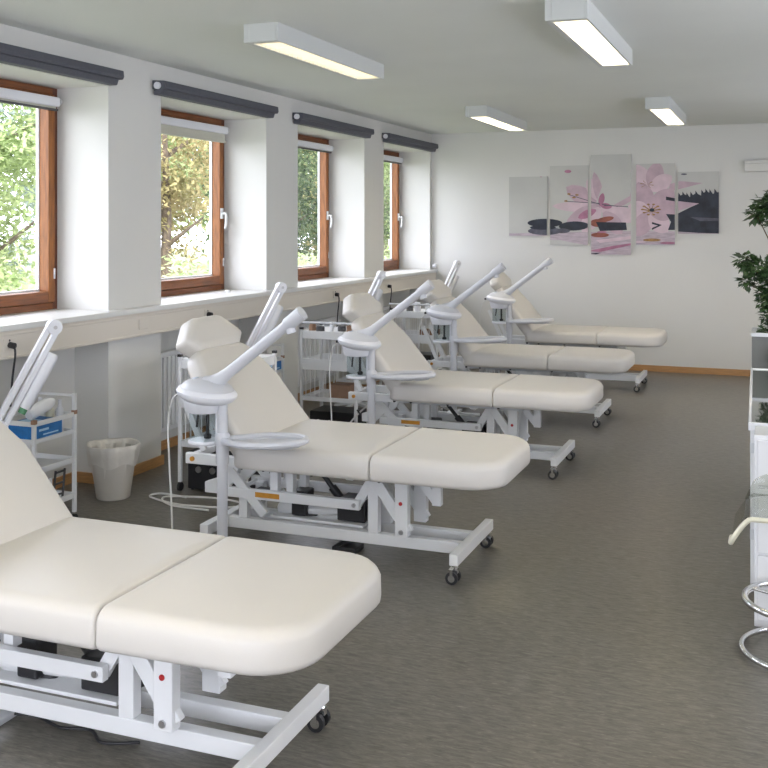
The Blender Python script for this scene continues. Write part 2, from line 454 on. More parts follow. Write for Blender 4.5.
# ================================================================== BLINDS
names = {3: 'nearest window in view', 4: 'second window in view', 5: 'third window in view', 6: 'last window beside the far wall'}
for k, e in enumerate(ENDS):
    if k < 3: continue
    s = 4.949 + PER * (k - 3) - OPEN
    L = OPEN + .085 + (.0 if k < 6 else -.04)
    t = thing('blind_cassette', 'dark grey blind headrail above the ' + names[k], 'blind', (XW, s - .10, 2.30), group='grey blind headrails over the windows')
    bm = BM(); prism(bm, [(.002, .035), (.085, .035), (.092, .05), (.088, .085), (.002, .09)], 0, L + .04); obj('headrail', bm, 'blind_grey', t, bevel=.003)
    bm = BM(); prism(bm, [(.012, .0), (.066, .0), (.078, .034), (.012, .034)], .0, L + .01); obj('rolled_blind', bm, 'blind_grey', t, bevel=.004)
    bm = BM(); cyl(bm, (.045, -.016, .055), (.045, -.001, .055), .022, 14); obj('end_cap', bm, 'white_plastic', t, smooth='auto')
    # inner roller blind fixed to the window frame
    wy = ENDS[k] - OPEN
    t = thing('roller_blind', 'slim white roller blind at the top of the ' + names[k], 'blind', (XG + .02, wy + .02, 2.155), group='slim white roller blinds inside the reveals')
    bm = BM(); box(bm, .002, .045, 0, OPEN - .07, .03, .085); obj('cassette', bm, 'white_plastic', t, bevel=.008)
    d = {4: .055, 3: .012, 5: .006, 6: .006}[k]
    bm = BM(); box(bm, .02, .026, .03, OPEN - .09, .03 - d, .03); obj('blind_fabric', bm, 'blind_fabric', t)
    bm = BM(); box(bm, .012, .034, .02, OPEN - .08, .03 - d - .012, .03 - d); obj('bottom_bar', bm, 'blind_fabric' if k == 4 else 'dark_grey', t)
    bm = BM(); cyl(bm, (.03, OPEN - .069, .06), (.03, OPEN - .058, .06), .018, 12); obj('end_cap', bm, 'pale_grey', t, smooth='auto')

# ================================================================== CEILING LIGHTS
def ceiling_light(x, y, label, mat_tube):
    t = thing('ceiling_light', label, 'ceiling light', (x, y, HC), group='boxed fluorescent ceiling lights')
    w, L, h = .19, 1.45, .092
    bm = BM()
    box(bm, 0, .03, 0, L, -h, 0); box(bm, w - .012, w, 0, L, -h, 0); box(bm, .03, w - .012, 0, .045, -h, 0); box(bm, .03, w - .012, L - .03, L, -h, 0)
    box(bm, .03, w - .012, .045, L - .03, -.02, 0)
    obj('housing', bm, 'lamp_housing', t, bevel=.002)
    bm = BM(); box(bm, .045, w - .03, .06, L - .05, -.050, -.03); obj('fluorescent_tube', bm, mat_tube, t)
    bm = BM(); n = 26
    for i in range(n):
        y0 = .05 + (L - .085) * (i + .5) / n
        prism_x = box(bm, .031, w - .013, y0, y0 + .004, -h + .003, -.056)
    obj('louvre', bm, 'louvre', t)
ceiling_light(-2.51, 4.53, 'white boxed ceiling light nearest the window wall, near pair', 'tube_glow_soft')
ceiling_light(-.99, 4.53, 'white boxed ceiling light cut by the top edge of the picture', 'tube_glow')
ceiling_light(-2.50, 8.33, 'white boxed ceiling light in the far pair, above the window side', 'tube_glow')
ceiling_light(-1.01, 8.28, 'white boxed ceiling light in the far pair, above the flower pictures', 'tube_glow')
ceiling_light(.53, 4.53, 'added unseen boxed ceiling light of the right hand row, beside the near pair', 'tube_glow')  # this and the following lights are out of view, added for brightness
ceiling_light(.53, 8.30, 'added unseen boxed ceiling light of the right hand row, beside the far pair', 'tube_glow')
ceiling_light(-2.51, .75, 'added unseen boxed ceiling light behind the viewpoint, window side', 'tube_glow')
ceiling_light(-.99, .75, 'added unseen boxed ceiling light behind the viewpoint, middle row', 'tube_glow')
ceiling_light(.53, .75, 'added unseen boxed ceiling light behind the viewpoint, right hand row', 'tube_glow')

# ================================================================== TREATMENT BEDS
def bolt(bm, x, y, z, r=.008, d=.006): cyl(bm, (x, y - d, z), (x, y, z), r, 8)
def make_bed():
    t = thing('treatment_bed', '', 'treatment bed', group='white treatment beds in a row along the window wall')
    # local x: 0 at the foot crossbar, head towards -x; y: -near, +far
    bm = BM(); HX = -1.19
    for v in (-.10, .06): box(bm, HX, -.02, v, v + .042, .068, .118)
    box(bm, -.018, .020, -.282, .282, .078, .126); box(bm, HX - .022, HX + .022, -.29, .29, .078, .128)
    obj('base_frame', bm, 'white_metal', t, bevel=.003)
    for cx_, cy_ in ((0, -.262), (0, .262), (HX, -.262), (HX, .262)):
        bm = BM(); box(bm, cx_ - .016, cx_ + .016, cy_ - .010, cy_ + .010, .045, .068); cyl(bm, (cx_, cy_, .06), (cx_, cy_, .08), .012, 10)
        box(bm, cx_ - .018, cx_ - .002, cy_ - .03, cy_ + .03, .058, .064)
        for sg in (-1, 1):
            cyl(bm, (cx_ - .006, cy_ + sg * .027, .027), (cx_ - .006, cy_ + sg * .0295, .027), .015, 14)
            box(bm, cx_ - .012, cx_ + .0, cy_ + sg * .0295 - .0015, cy_ + sg * .0295 + .0015, .027, .064)
        c = obj('caster', bm, 'chrome', t)
        bm = BM(); 
        for s in (-1, 1): cyl(bm, (cx_ - .006, cy_ + s * .012, .027), (cx_ - .006, cy_ + s * .027, .027), .027, 16)
        cyl(bm, (cx_ - .006, cy_ - .028, .027), (cx_ - .006, cy_ + .028, .027), .009, 8)
        obj('wheel', bm, 'rubber', c, smooth='auto')
    # welded uprights between rails and upper parts
    bm = BM()
    for v in (-.10, .062): box(bm, -.458, -.408, v, v + .04, .118, .385)
    islands('upright', bm, 'white_metal', t, bevel=.003)
    bm = BM()
    for v in (-.10, .062): box(bm, -1.115, -1.07, v, v + .04, .118, .25)
    islands('upright', bm, 'white_metal', t, bevel=.003)
    # foot post with a red cap
    for s, v in ((-1, -.145), (1, .105)):
        bm = BM(); box(bm, -.312, -.252, v, v + .042, .128, .395); o = obj('foot_post', bm, 'white_metal', t, bevel=.003)
        if s < 0:
            bm = BM(); cyl(bm, (-.284, v - .003, .275), (-.284, v, .275), .0085, 12); obj('post_cap', bm, 'cap_red', o, smooth='auto')
            bm = BM(); bolt(bm, -.282, v, .15, .011); obj('bolt', bm, 'steel', o)
    # lever bars on both sides
    for s, v in ((-1, -.118), (1, .118)):
        bm = BM()
        bar(bm, (-1.16, v, .243), (-.487, v, .243), .028, .044)
        o = obj('lift_bar', bm, 'white_metal', t, bevel=.002)
        if s < 0:
            bm = BM(); box(bm, -1.01, -.885, v - .0155, v - .0141, .233, .256); obj('warning_sticker', bm, 'sticker_orange', o)
            bm = BM(); bolt(bm, -.512, v - .014, .243, .010); obj('bolt', bm, 'steel', o)
    for v in (-.088, .088):
        bm = BM(); bar(bm, (-.52, v, .225), (-.435, v, .365), .022, .042); islands('lift_link', bm, 'white_metal', t, bevel=.002)
    for v in (-.118, .118):
        bm = BM(); bar(bm, (-.43, v, .388), (-.255, v, .145), .024, .05); islands('lift_link', bm, 'white_metal', t, bevel=.002)
    for v in (-.118, .118):
        bm = BM(); bar(bm, (-1.19, v, .385), (-.965, v, .150), .022, .045); islands('lift_link', bm, 'white_metal', t, bevel=.002)
    # crossing rods
    bm = BM()
    for x, z in ((-.44, .355), (-1.13, .245), (-.512, .243)): cyl(bm, (x, -.13, z), (x, .13, z), .010, 10)
    islands('cross_rod', bm, 'white_metal', t, smooth='auto')
    # head end gusset
    bm = BM(); prism(bm, [(-1.29, .225), (-1.20, .225), (-1.12, .30), (-1.10, .385), (-1.16, .385), (-1.22, .30), (-1.29, .275)], -.115, -.085)
    prism(bm, [(-1.29, .225), (-1.20, .225), (-1.12, .30), (-1.10, .385), (-1.16, .385), (-1.22, .30), (-1.29, .275)], .085, .115)
    islands('gusset', bm, 'white_metal', t, bevel=.002)
    # seat support frame
    bm = BM(); box(bm, -.99, -.32, -.27, .27, .398, .410); box(bm, -.31, .06, -.25, .25, .398, .410)
    for v in (-.20, .17): box(bm, -1.0, -.20, v, v + .03, .376, .399)
    islands('support_plate', bm, 'pale_grey', t, bevel=.002)
    bm = BM()
    for v in (-.09, .05):
        box(bm, -.955, -.915, v, v + .04, .25, .376); box(bm, -.87, -.835, v, v + .04, .25, .376)
    islands('seat_support', bm, 'white_metal', t, bevel=.002)
    # foot section hinge: dangling ratchet brackets under the leg pad
    bm = BM(); bar(bm, (-.245, -.02, .37), (-.16, -.02, .268), .022, .04); bar(bm, (-.155, -.02, .398), (-.155, -.02, .25), .034, .042)
    islands('leg_section_bracket', bm, 'white_metal', t, bevel=.002)
    bm = BM(); prism(bm, [(-.60, .395), (-.47, .395), (-.52, .352), (-.55, .352)], -.13, -.10); prism(bm, [(-.66, .395), (-.56, .395), (-.60, .36)], .1, .13)
    islands('hinge_plate', bm, 'white_metal', t, bevel=.002)
    # motor and control box
    bm = BM(); box(bm, -.64, -.50, -.03, .10, .135, .235); cyl(bm, (-.50, .04, .185), (-.462, .04, .185), .042, 16); obj('motor', bm, 'black_plastic', t, bevel=.006)
    bm = BM(); box(bm, -.875, -.80, -.03, .07, .135, .25); tube(bm, [(-.83, .02, .14), (-.80, .02, .125), (-.77, .03, .14)], .02, 8); obj('control_box', bm, 'black_plastic', t, bevel=.008)
    bm = BM(); box(bm, -1.08, -1.0, -.05, .05, .19, .235); obj('actuator', bm, 'black_plastic', t, bevel=.008)
    bm = BM(); cyl(bm, (-.78, .03, .375), (-.69, .03, .27), .012, 10); cyl(bm, (-.69, .03, .27), (-.60, .03, .17), .02, 12); obj('actuator', bm, 'black_plastic', t, smooth='auto')
    bm = BM(); box(bm, -.98, -.5, -.05, .055, .118, .130); cyl(bm, (-.96, .02, .15), (-.64, .02, .17), .025, 14); islands('actuator_rail', bm, 'white_metal', t, bevel=.002)
    # head end bar with knob
    bm = BM(); bar(bm, (-1.36, -.16, .395), (-.99, -.16, .395), .03, .05); bar(bm, (-1.36, .16, .395), (-.99, .16, .395), .03, .05); box(bm, -1.36, -1.33, -.145, .145, .38, .41)
    o = obj('back_frame', bm, 'white_metal', t, bevel=.003)
    bm = BM(); cyl(bm, (-1.32, -.185, .395), (-1.32, -.175, .395), .011, 12); obj('knob', bm, 'sticker_orange', o, smooth='auto')
    bm = BM(); bar(bm, (-1.30, -.10, .42), (-1.42, -.10, .68), .02, .03); bar(bm, (-1.30, .08, .42), (-1.42, .08, .68), .02, .03)
    islands('backrest_strut', bm, 'white_metal', t)
    bm = BM()
    for x in (-1.01, -.90, -.66, -.34): cyl(bm, (x, -.262, .396), (x, -.25, .396), .008, 8)
    islands('edge_knob', bm, 'black_plastic', t)
    # pads
    HW = .350
    P = [Vector(p) for p in ((-.352, -HW), (.215, -HW + .01), (.215, HW - .01), (-.352, HW))]
    obj('leg_cushion', cushion(P, [.012, .165, .165, .012], .112, .045, .007, .16, Matrix.Translation((0, 0, .410)), .022, ef=[1, 1, 1, .22]), 'vinyl', t, smooth=True)
    P = [Vector(p) for p in ((-1.02, -HW), (-.354, -HW), (-.354, HW), (-1.02, HW))]
    obj('seat_cushion', cushion(P, [.05, .012, .012, .05], .112, .045, .007, .2, Matrix.Translation((0, 0, .410)), .022, ef=[1, .22, 1, 1]), 'vinyl', t, smooth=True)
    M = Matrix.Translation((-.985, 0, .432)) @ Matrix.Rotation(R(180), 4, 'Z') @ Matrix.Rotation(R(-51), 4, 'Y')
    P = [Vector(p) for p in ((-.01, -.345), (.34, -.335), (.565, -.235), (.565, .235), (.34, .335), (-.01, .345))]
    obj('back_cushion', cushion(P, [.03, .16, .13, .13, .16, .03], .09, .038, .006, .12, M, .018), 'vinyl', t, smooth=True)
    M = Matrix.Translation((-1.334, 0, .860)) @ Matrix.Rotation(R(180), 4, 'Z') @ Matrix.Rotation(R(-60), 4, 'Y')
    P = [Vector(p) for p in ((.0, -.185), (.065, -.27), (.18, -.125), (.18, .125), (.065, .27), (.0, .185))]
    obj('headrest', cushion(P, [.05, .022, .07, .07, .022, .05], .09, .030, .003, .02, M, .018), 'vinyl', t, smooth=True)
    bm = BM()
    for v in (-.06, .06): cyl(bm, (-1.335, v, .83), (-1.42, v, .95), .007, 8)
    islands('headrest_rod', bm, 'chrome', t)
    return t
BX = -1.27
bed = make_bed()
BY = [2.52, 4.375, 6.28, 7.93, 9.68]
bl = ['white treatment bed in the foreground, its head cut off by the left edge', 'white treatment bed second from the front, large steamer standing beside it',
      'white treatment bed in the middle of the row of five', 'white treatment bed fourth from the front', 'white treatment bed farthest away, by the back wall']
bx = [BX - .012, BX - .01, BX + .012, BX - .012, BX + .055]
for i in range(5):
    if i == 0: bed.location = (bx[0], BY[0], 0); bed['label'] = bl[0]
    else: copy_tree(bed, (bx[i], BY[i], 0), bl[i])

# ================================================================== STEAMERS
def make_steamer():
    t = thing('facial_steamer', '', 'facial steamer', group='white facial steamers on poles beside the beds')
    bm = BM(); cyl(bm, (0, 0, .05), (0, 0, .72), .0235, 18); obj('pole', bm, 'steamer_grey', t, smooth='auto')
    bm = BM(); cyl(bm, (0, 0, .45), (0, 0, .56), .029, 18); lathe(bm, [(.029, .53), (.034, .54), (.034, .575), (.028, .585)], n=18); obj('collar', bm, 'steamer_grey', t, smooth='auto')
    bm = BM()
    for k in range(5):
        a = 2 * math.pi * k / 5 + .35; e = (math.cos(a) * .20, math.sin(a) * .20)
        bar(bm, (0, 0, .058), (e[0], e[1], .050), .03, .018, side=(-math.sin(a), math.cos(a), 0))
    lathe(bm, [(.05, .045), (.05, .07), (.03, .085)], n=16)
    o = obj('star_base', bm, 'pale_grey', t, bevel=.003)
    for k in range(5):
        a = 2 * math.pi * k / 5 + .35; e = (math.cos(a) * .20, math.sin(a) * .20)
        bm = BM(); cyl(bm, (e[0] - .012, e[1], .021), (e[0] + .012, e[1], .021), .021, 12); obj('caster', bm, 'rubber', o, smooth='auto')
    # oval tray
    bm = BM(); n = 40; rim = []
    for k in range(n):
        a = 2 * math.pi * k / n; x = .205 + .195 * math.cos(a); w = .118 if math.cos(a) > 0 else .118 * (1 - .45 * (-math.cos(a)) ** 1.5)
        rim.append((x, w * math.sin(a) + .0, .565 + .012 * math.cos(a)))
    tube(bm, rim, .0145, 8, closed=True); bar(bm, (.0, 0, .553), (.04, 0, .553), .03, .024)
    c = bm.verts.new((.205, 0, .545)); inner = [bm.verts.new((.205 + (p[0] - .205) * .97, p[1] * .95, p[2] - .006)) for p in rim]
    bot = [bm.verts.new((.205 + (p[0] - .205) * .85, p[1] * .8, .547)) for p in rim]
    for k in range(n):
        j = (k + 1) % n; bm.faces.new((inner[k], inner[j], bot[j], bot[k])); bm.faces.new((bot[k], bot[j], c))
    obj('tray', bm, 'steamer_grey', t, smooth='auto')
    # head
    T = Matrix.Rotation(R(7), 3, 'Y')
    cx_, cz = -.080, .742
    bm = BM(); lathe(bm, [(.10, -.022), (.122, -.010), (.136, .006), (.138, .018), (.130, .030), (.118, .037)], (cx_, 0, cz), 36, 1.0, .92, T); obj('head_rim', bm, 'white_plastic', t, smooth='auto')
    bm = BM(); lathe(bm, [(.120, .036), (.108, .052), (.085, .066), (.05, .076), (.01, .080)], (cx_, 0, cz), 36, 1.0, .92, T); obj('head_dome', bm, 'steamer_grey', t, smooth='auto')
    bm = BM(); lathe(bm, [(.074, -.070), (.082, -.063), (.094, -.014)], (cx_ - .012, 0, cz), 28); obj('head_cup', bm, 'white_plastic', t, smooth='auto')
    bm = BM(); cyl(bm, (cx_ - .142, 0, cz + .012), (cx_ - .155, 0, cz + .010), .009, 10); obj('switch', bm, 'black_plastic', t)
    bm = BM(); cyl(bm, (cx_ - .04, -.02, cz + .06), (cx_ - .045, -.02, cz + .083), .014, 10); obj('filler_cap', bm, 'grey_plastic', t, smooth='auto')
    # jar and its bracket
    bm = BM(); lathe(bm, [(.062, .545), (.066, .555), (.067, .66), (.066, .684)], (cx_ - .012, 0, 0), 24, capt=False, capb=False); j = obj('water_jar', bm, 'jar_glass', t, smooth='auto')
    bm = BM(); cyl(bm, (cx_ + .005, 0, .57), (cx_ + .005, 0, .683), .008, 8); lathe(bm, [(.016, .555), (.018, .57), (.010, .575)], (cx_ + .005, 0, 0), 12); cyl(bm, (cx_ - .05, .0, .60), (cx_ - .04, 0, .683), .005, 8)
    obj('heating_rod', bm, 'black_plastic', j)
    bm = BM(); lathe(bm, [(.068, .532), (.072, .538), (.070, .548), (.05, .55)], (cx_ - .012, 0, 0), 24); box(bm, -.030, -.020, -.012, .012, .535, .70)
    obj('jar_holder', bm, 'white_plastic', t, smooth='auto')
    # arm
    a = Vector((-.055, 0, .785)); b = Vector((.39, 0, 1.125)); d = (b - a).normalized()
    bm = BM(); ts = [0, .05, .12, .2, .82, .84, 1.0]; rr = [.056, .041, .030, .0255, .0235, .030, .032]
    tube(bm, [a + (b - a) * q for q in ts], rr, 18); obj('steam_arm', bm, 'steamer_grey', t, smooth='auto')
    p = a + (b - a) * .86
    bm = BM(); cyl(bm, p, p + Vector((.012, 0, -.042)), .022, 14); obj('nozzle', bm, 'steamer_grey', t, smooth='auto')
    # power cord
    bm = BM(); pts = []
    for q in ((-.222, 0, .745), (-.258, .0, .71), (-.285, .01, .60), (-.285, .02, .42), (-.275, .02, .25), (-.27, .02, .10), (-.30, .05, .012), (-.36, .14, .006), (-.46, .22, .006)): pts.append(Vector(q))
    tube(bm, smooth_path(pts), .0048, 6); obj('power_cord', bm, 'cord_white', t, smooth=True)
    return t
def smooth_path(P, k=6):
    out = []
    for i in range(len(P) - 1):
        p0 = P[max(i - 1, 0)]; p1 = P[i]; p2 = P[i + 1]; p3 = P[min(i + 2, len(P) - 1)]
        for j in range(k):
            t = j / k
            out.append(.5 * ((2 * p1) + (-p0 + p2) * t + (2 * p0 - 5 * p1 + 4 * p2 - p3) * t * t + (-p0 + 3 * p1 - 3 * p2 + p3) * t ** 3))
    out.append(P[-1]); return out
st = make_steamer()
sl = ['white facial steamer on a pole beside the second bed, its arm raised', 'white facial steamer on a pole beside the middle bed',
      'white facial steamer on a pole beside the fourth bed', 'white facial steamer on a pole beside the bed farthest away']
for i in range(4):
    if i: st = make_steamer()
    st.location = (-2.30 + (0, -.06, -.045, -.055)[i], BY[i + 1] - .415, 0); st['label'] = sl[i]
    dz = (0, .02, .065, .055)[i]
    for ch in st.children_recursive:
        for v in ch.data.vertices:
            if v.co.z > .3: v.co.z += dz

# ================================================================== MAGNIFIER LAMPS (folded arms)
def make_arm_lamp(tilt, ez):
    t = thing('arm_lamp', '', 'lamp', group='white folding arm lamps behind the beds')
    L = .50; d = Vector((0, math.sin(tilt), math.cos(tilt))); hub = Vector((0, 0, ez - L * math.cos(tilt))); el = hub + d * L
    u = Vector((0, math.cos(tilt), -math.sin(tilt)))
    bm = BM(); cyl(bm, (0, -.0, .05), (0, 0, hub.z - .02), .014, 12); obj('pole', bm, 'white_metal', t, smooth='auto')
    bm = BM()
    for k in range(5):
        a = 2 * math.pi * k / 5 + .2
        bar(bm, (0, 0, .05), (math.cos(a) * .17, math.sin(a) * .17, .03), .028, .018, side=(-math.sin(a), math.cos(a), 0))
        lathe(bm, [(.015, 0), (.018, .004), (.018, .03)], (math.cos(a) * .16, math.sin(a) * .16, 0), 10)
    obj('star_base', bm, 'pale_grey', t)
    bm = BM(); cyl(bm, hub + Vector((-.03, 0, 0)), hub + Vector((.03, 0, 0)), .035, 18); box(bm, -.022, .022, -.05, .03, hub.z - .08, hub.z - .01); obj('hub', bm, 'white_plastic', t, bevel=.004)
    bm = BM(); bar(bm, hub - u * .022 + d * .01, el - u * .020, .03, .026, side=(1, 0, 0)); bar(bm, hub + u * .018, el + u * .020, .03, .024, side=(1, 0, 0)); obj('lower_arm', bm, 'white_plastic', t, bevel=.004)
    bm = BM(); cyl(bm, el + Vector((-.022, 0, 0)), el + Vector((.022, 0, 0)), .034, 18); cyl(bm, el + Vector((.022, 0, 0)), el + Vector((.026, 0, 0)), .008, 8, ); obj('elbow', bm, 'white_plastic', t, smooth='auto')
    a = hub + d * .38 + u * .058; b = hub + d * .13 + u * .058
    bm = BM(); tube(bm, [a + d * .012, a, b, b - d * .01], [.02, .028, .028, .022], 14); o = obj('spring_cover', bm, 'white_plastic', t, smooth='auto')
    bm = BM(); cyl(bm, b - d * .01, b - d * .035, .018, 12); obj('tension_knob', bm, 'green_plastic', o, smooth='auto')
    bm = BM(); cyl(bm, el - u * .0 + Vector((.027, 0, 0)), el + Vector((.03, 0, 0)), .009, 8); obj('bolt', bm, 'steel', t)
    return t
for (x, ey, ez, tl, lb) in ((-3.12, 3.85, 1.03, 29, 'white folding arm lamp nearest the camera, behind the first bed'),
                       (-3.10, 6.10, 1.085, 30, "white folding arm lamp rising behind the second bed's headrest"),
                       (-3.10, 7.92, 1.085, 30, "white folding arm lamp rising behind the middle bed's headrest"),
                       (-3.10, 10.05, 1.10, 30, "white folding arm lamp rising behind the fourth bed's headrest")):
    t = make_arm_lamp(R(tl), ez); q = .50 * math.sin(R(tl))
    t.location = (x - q * math.sin(R(35)), ey - q * math.cos(R(35)), 0); t.rotation_euler = (0, 0, R(-35)); t['label'] = lb

# ================================================================== TROLLEYS
def basket_trolley():
    """slim white trolley, open top basket, W along y"""
    t = thing('supply_trolley', '', 'trolley', group='slim white trolleys with a top basket')
    X, Y = .29, .30
    for x in (0, X):
        for y in (0, Y):
            bm = BM(); box(bm, x - .009, x + .009, y - .009, y + .009, .05, .65 if y else .56); l = obj('leg', bm, 'white_metal', t, bevel=.002)
            if x:
                bm = BM(); box(bm, x - .0105, x + .0105, y - .0105, y + .0105, .545, .565); obj('end_cap', bm, 'card_brown', l)
            bm = BM(); cyl(bm, (x - .008, y, .02), (x + .008, y, .02), .02, 12); obj('caster', bm, 'rubber', l, smooth='auto')
    bm = BM()
    for y in (0, Y): box(bm, .009, X - .009, y - .006, y + .006, .533, .555); box(bm, .009, X - .009, y - .006, y + .006, .455, .47)
    for x in (0, X): box(bm, x - .006, x + .006, .009, Y - .009, .533, .555); box(bm, x - .006, x + .006, .009, Y - .009, .455, .47)
    box(bm, 0, X, 0, Y, .448, .455)
    box(bm, .009, X - .009, Y - .006, Y + .006, .632, .645)
    obj('basket', bm, 'white_metal', t, bevel=.0015)
    for z in (.30, .12):
        bm = BM(); box(bm, 0, X, 0, Y, z, z + .006)
        for x in (0, X): box(bm, x - .005, x + .005, .009, Y - .009, z + .006, z + .03)
        for y in (0, Y): box(bm, .009, X - .009, y - .005, y + .005, z + .006, z + .03)
        obj('shelf', bm, 'white_metal', t)
    return t
bt = basket_trolley()
btl = [(-3.625, 3.972, 'slim white trolley with a blue box beside the waste bin'), (-3.63, 6.30, "slim white trolley half hidden behind the second bed's backrest"),
       (-3.63, 8.22, "slim white trolley hidden behind the middle bed's headrest"), (-3.63, 10.30, 'slim white trolley in the far corner under the sill')]
for i, (x, y, lb) in enumerate(btl):
    if i == 0: bt.location = (x, y, 0); bt['label'] = lb
    elif i < 3: copy_tree(bt, (x, y, 0), lb)

def islands_by_side(bm, t, Y):
    for far in (False, True):
        b2 = bm.copy(); bmesh.ops.delete(b2, geom=[v for v in b2.verts if (v.co.y > Y / 2) != far], context='VERTS')
        obj('side_grille', b2, 'white_metal', t)
    bm.free()
def mesh_trolley():
    t = thing('equipment_trolley', '', 'trolley', group='white equipment trolleys with barred sides')
    X, Y = .42, .34
    for x in (0, X):
        for y in (0, Y):
            bm = BM(); box(bm, x - .010, x + .010, y - .010, y + .010, .05, .76); l = obj('leg', bm, 'white_metal', t, bevel=.002)
            bm = BM(); cyl(bm, (x - .008, y, .024), (x + .008, y, .024), .024, 12); obj('caster', bm, 'rubber', l, smooth='auto')
            bm = BM(); box(bm, x - .0115, x + .0115, y - .0115, y + .0115, .755, .77); obj('end_cap', bm, 'black_plastic', l)
    for z, h in ((.69, .055), (.47, .075), (.25, .03)):
        pz = .735 if z > .6 else z
        bm = BM(); box(bm, 0, X, 0, Y, pz, pz + .006)
        for x in (0, X): box(bm, x - .005, x + .005, .01, Y - .01, z, z + h)
        for y in (0, Y): box(bm, .01, X - .01, y - .005, y + .005, z, z + h)
        obj('shelf', bm, 'white_metal', t, bevel=.001)
    bm = BM()
    for i in range(1, 12):
        for y in (.0, Y): cyl(bm, (X * i / 12, y, .545), (X * i / 12, y, .69), .0028, 5)
    for i in range(1, 6):
        for y in (.0, Y): cyl(bm, (X * i / 12, y, .28), (X * i / 12, y, .47), .0028, 5)
    islands_by_side(bm, t, Y)
    return t
mt = mesh_trolley()
MT = [(-3.17, 4.99, "white barred trolley behind the second bed's head, seen beneath its steamer", 'eq'), (-3.20, 6.62, 'white barred trolley with a dark device, between second and middle bed', ''),
      (-3.20, 8.42, "white barred trolley with small items on top, behind the middle bed's backrest", '')]
for i, (x, y, lb, _) in enumerate(MT):
    if i == 0: mt.location = (x, y, 0); mt['label'] = lb
    else: copy_tree(mt, (x, y, 0), lb)

def small(name, bm, m, label, cat, loc, group=None, rotz=0., **k):
    o = obj(name, bm, m, **k); o.location = loc; o.rotation_euler = (0, 0, rotz); return tag(o, label, cat, group)
# blue boxes
def carton(w, d, h, label, loc, rotz=0):
    t = thing('glove_box', label, 'box', loc, rotz)
    bm = BM(); box(bm, 0, w, 0, d, 0, h); obj('carton', bm, 'card_blue', t, bevel=.002)
    bm = BM(); box(bm, w, w + .0008, .03, d * .5, h * .55, h * .68); box(bm, w, w + .0008, d * .3, d * .85, h * .3, h * .38); box(bm, .02, w * .8, .04, d * .6, h, h + .0006)
    obj('print', bm, 'print_light', t)
    bm = BM(); box(bm, w, w + .0009, .0, d, .0, .008); obj('label_band', bm, 'card_white', t)
    return t
carton(.16, .20, .085, 'blue printed box in the basket of the slim trolley near the bin', (-3.50, 3.984, .4552))
carton(.12, .20, .085, "blue box in the basket of the trolley behind the second bed", (-3.46, 6.38, .4552))
bm = BM(); lathe(bm, [(.028, 0), (.032, .01), (.032, .12), (.02, .15), (.012, .16)], n=16)
small('tissue_pack', bm, 'card_white', 'white rolled pack lying on the blue box by the waste bin', 'pack', (-3.41, 4.02, .578), smooth='auto', rotz=0).rotation_euler = (R(-72), 0, R(-12))
for i, (x, y, h, r_, m_) in enumerate(((-3.575, 4.232, .15, .022, 'white_plastic'), (-3.515, 4.232, .17, .02, 'card_white'), (-3.455, 4.235, .155, .022, 'seat_cream'), (-3.395, 4.235, .165, .018, 'white_plastic'))):
    bm = BM(); lathe(bm, [(r_, 0), (r_, h * .7), (r_ * .5, h * .8), (r_ * .5, h)], n=14)
    small('bottle', bm, m_, ['white bottle nearest the wall in the basket beside the waste bin', 'taller white bottle, second from the wall in the basket beside the bin', 'cream bottle in the basket beside the waste bin', 'slim white bottle nearest the room in the basket beside the bin'][i], 'bottle', (x, y, .4552), 'bottles in the near basket', smooth='auto')
bm = BM(); box(bm, 0, .085, 0, .09, 0, .07); small('storage_box', bm, 'dark_grey', 'small dark box beside the blue one in the basket near the bin', 'box', (-3.61, 3.985, .4552), bevel=.003)
bm = BM(); box(bm, 0, .012, 0, .10, 0, .13); small('brochure_card', bm, 'card_white', 'upright white card on the lower shelf of the trolley near the bin', 'card', (-3.36, 4.02, .1262), rotz=0)
bm = BM()
for y in (0, .07): bar(bm, (0, y, 0), (0, y + .02, .15), .008, .008, side=(1, 0, 0))
for z in (.03, .085, .14): bar(bm, (0, .0 + z * .13, z), (0, .07 + z * .13, z), .008, .008, side=(1, 0, 0))
small('wire_stand', bm, 'dark_grey', 'small dark metal stand on the lower shelf beside the white card', 'stand', (-3.36, 4.14, .1285))

# things on the equipment trolleys
def on_trolley(i, dx, dy, z): return (MT[i][0] + dx, MT[i][1] + dy, z)
def device(loc, label, w=.30, d=.24, h=.11):
    t = thing('power_unit', label, 'device', loc)
    bm = BM(); box(bm, 0, w, 0, d, .008, h); obj('casing', bm, 'black_plastic', t, bevel=.006)
    for q in (.2, .45): 
        bm = BM(); cyl(bm, (w * q, 0, h * .55), (w * q, -.008, h * .55), .018, 14); obj('dial', bm, 'steel', t, smooth='auto')
    bm = BM()
    for x in (.02, w - .02):
        for y in (.02, d - .02): cyl(bm, (x, y, 0), (x, y, .008), .008, 8)
    obj('foot', bm, 'rubber', t)
device(on_trolley(0, .03, .03, .0), "black power unit on the floor behind the second bed's head", .36, .27, .22)
device(on_trolley(1, .04, .05, .0), 'black power unit on the floor beneath the barred trolley mid row', .34, .24, .17)
device(on_trolley(2, .05, .04, .2562), "black power unit on the low shelf behind the middle bed's backrest")
bm = BM(); box(bm, 0, .16, 0, .14, 0, .10); small('cardboard_box', bm, 'card_brown', 'brown cardboard box on the low shelf of the trolley mid row', 'box', on_trolley(1, .17, .10, .2562), bevel=.002)
bm = BM(); box(bm, 0, .15, 0, .12, 0, .10); small('cardboard_box', bm, 'card_brown', 'brown cardboard box on the shelf behind the middle bed', 'box', on_trolley(2, .22, .12, .4762), bevel=.002)
bm = BM(); box(bm, 0, .11, 0, .05, 0, .006); small('notepad', bm, 'card_white', 'white notepad at the front of the low shelf mid row', 'notepad', on_trolley(1, .14, .02, .2562))
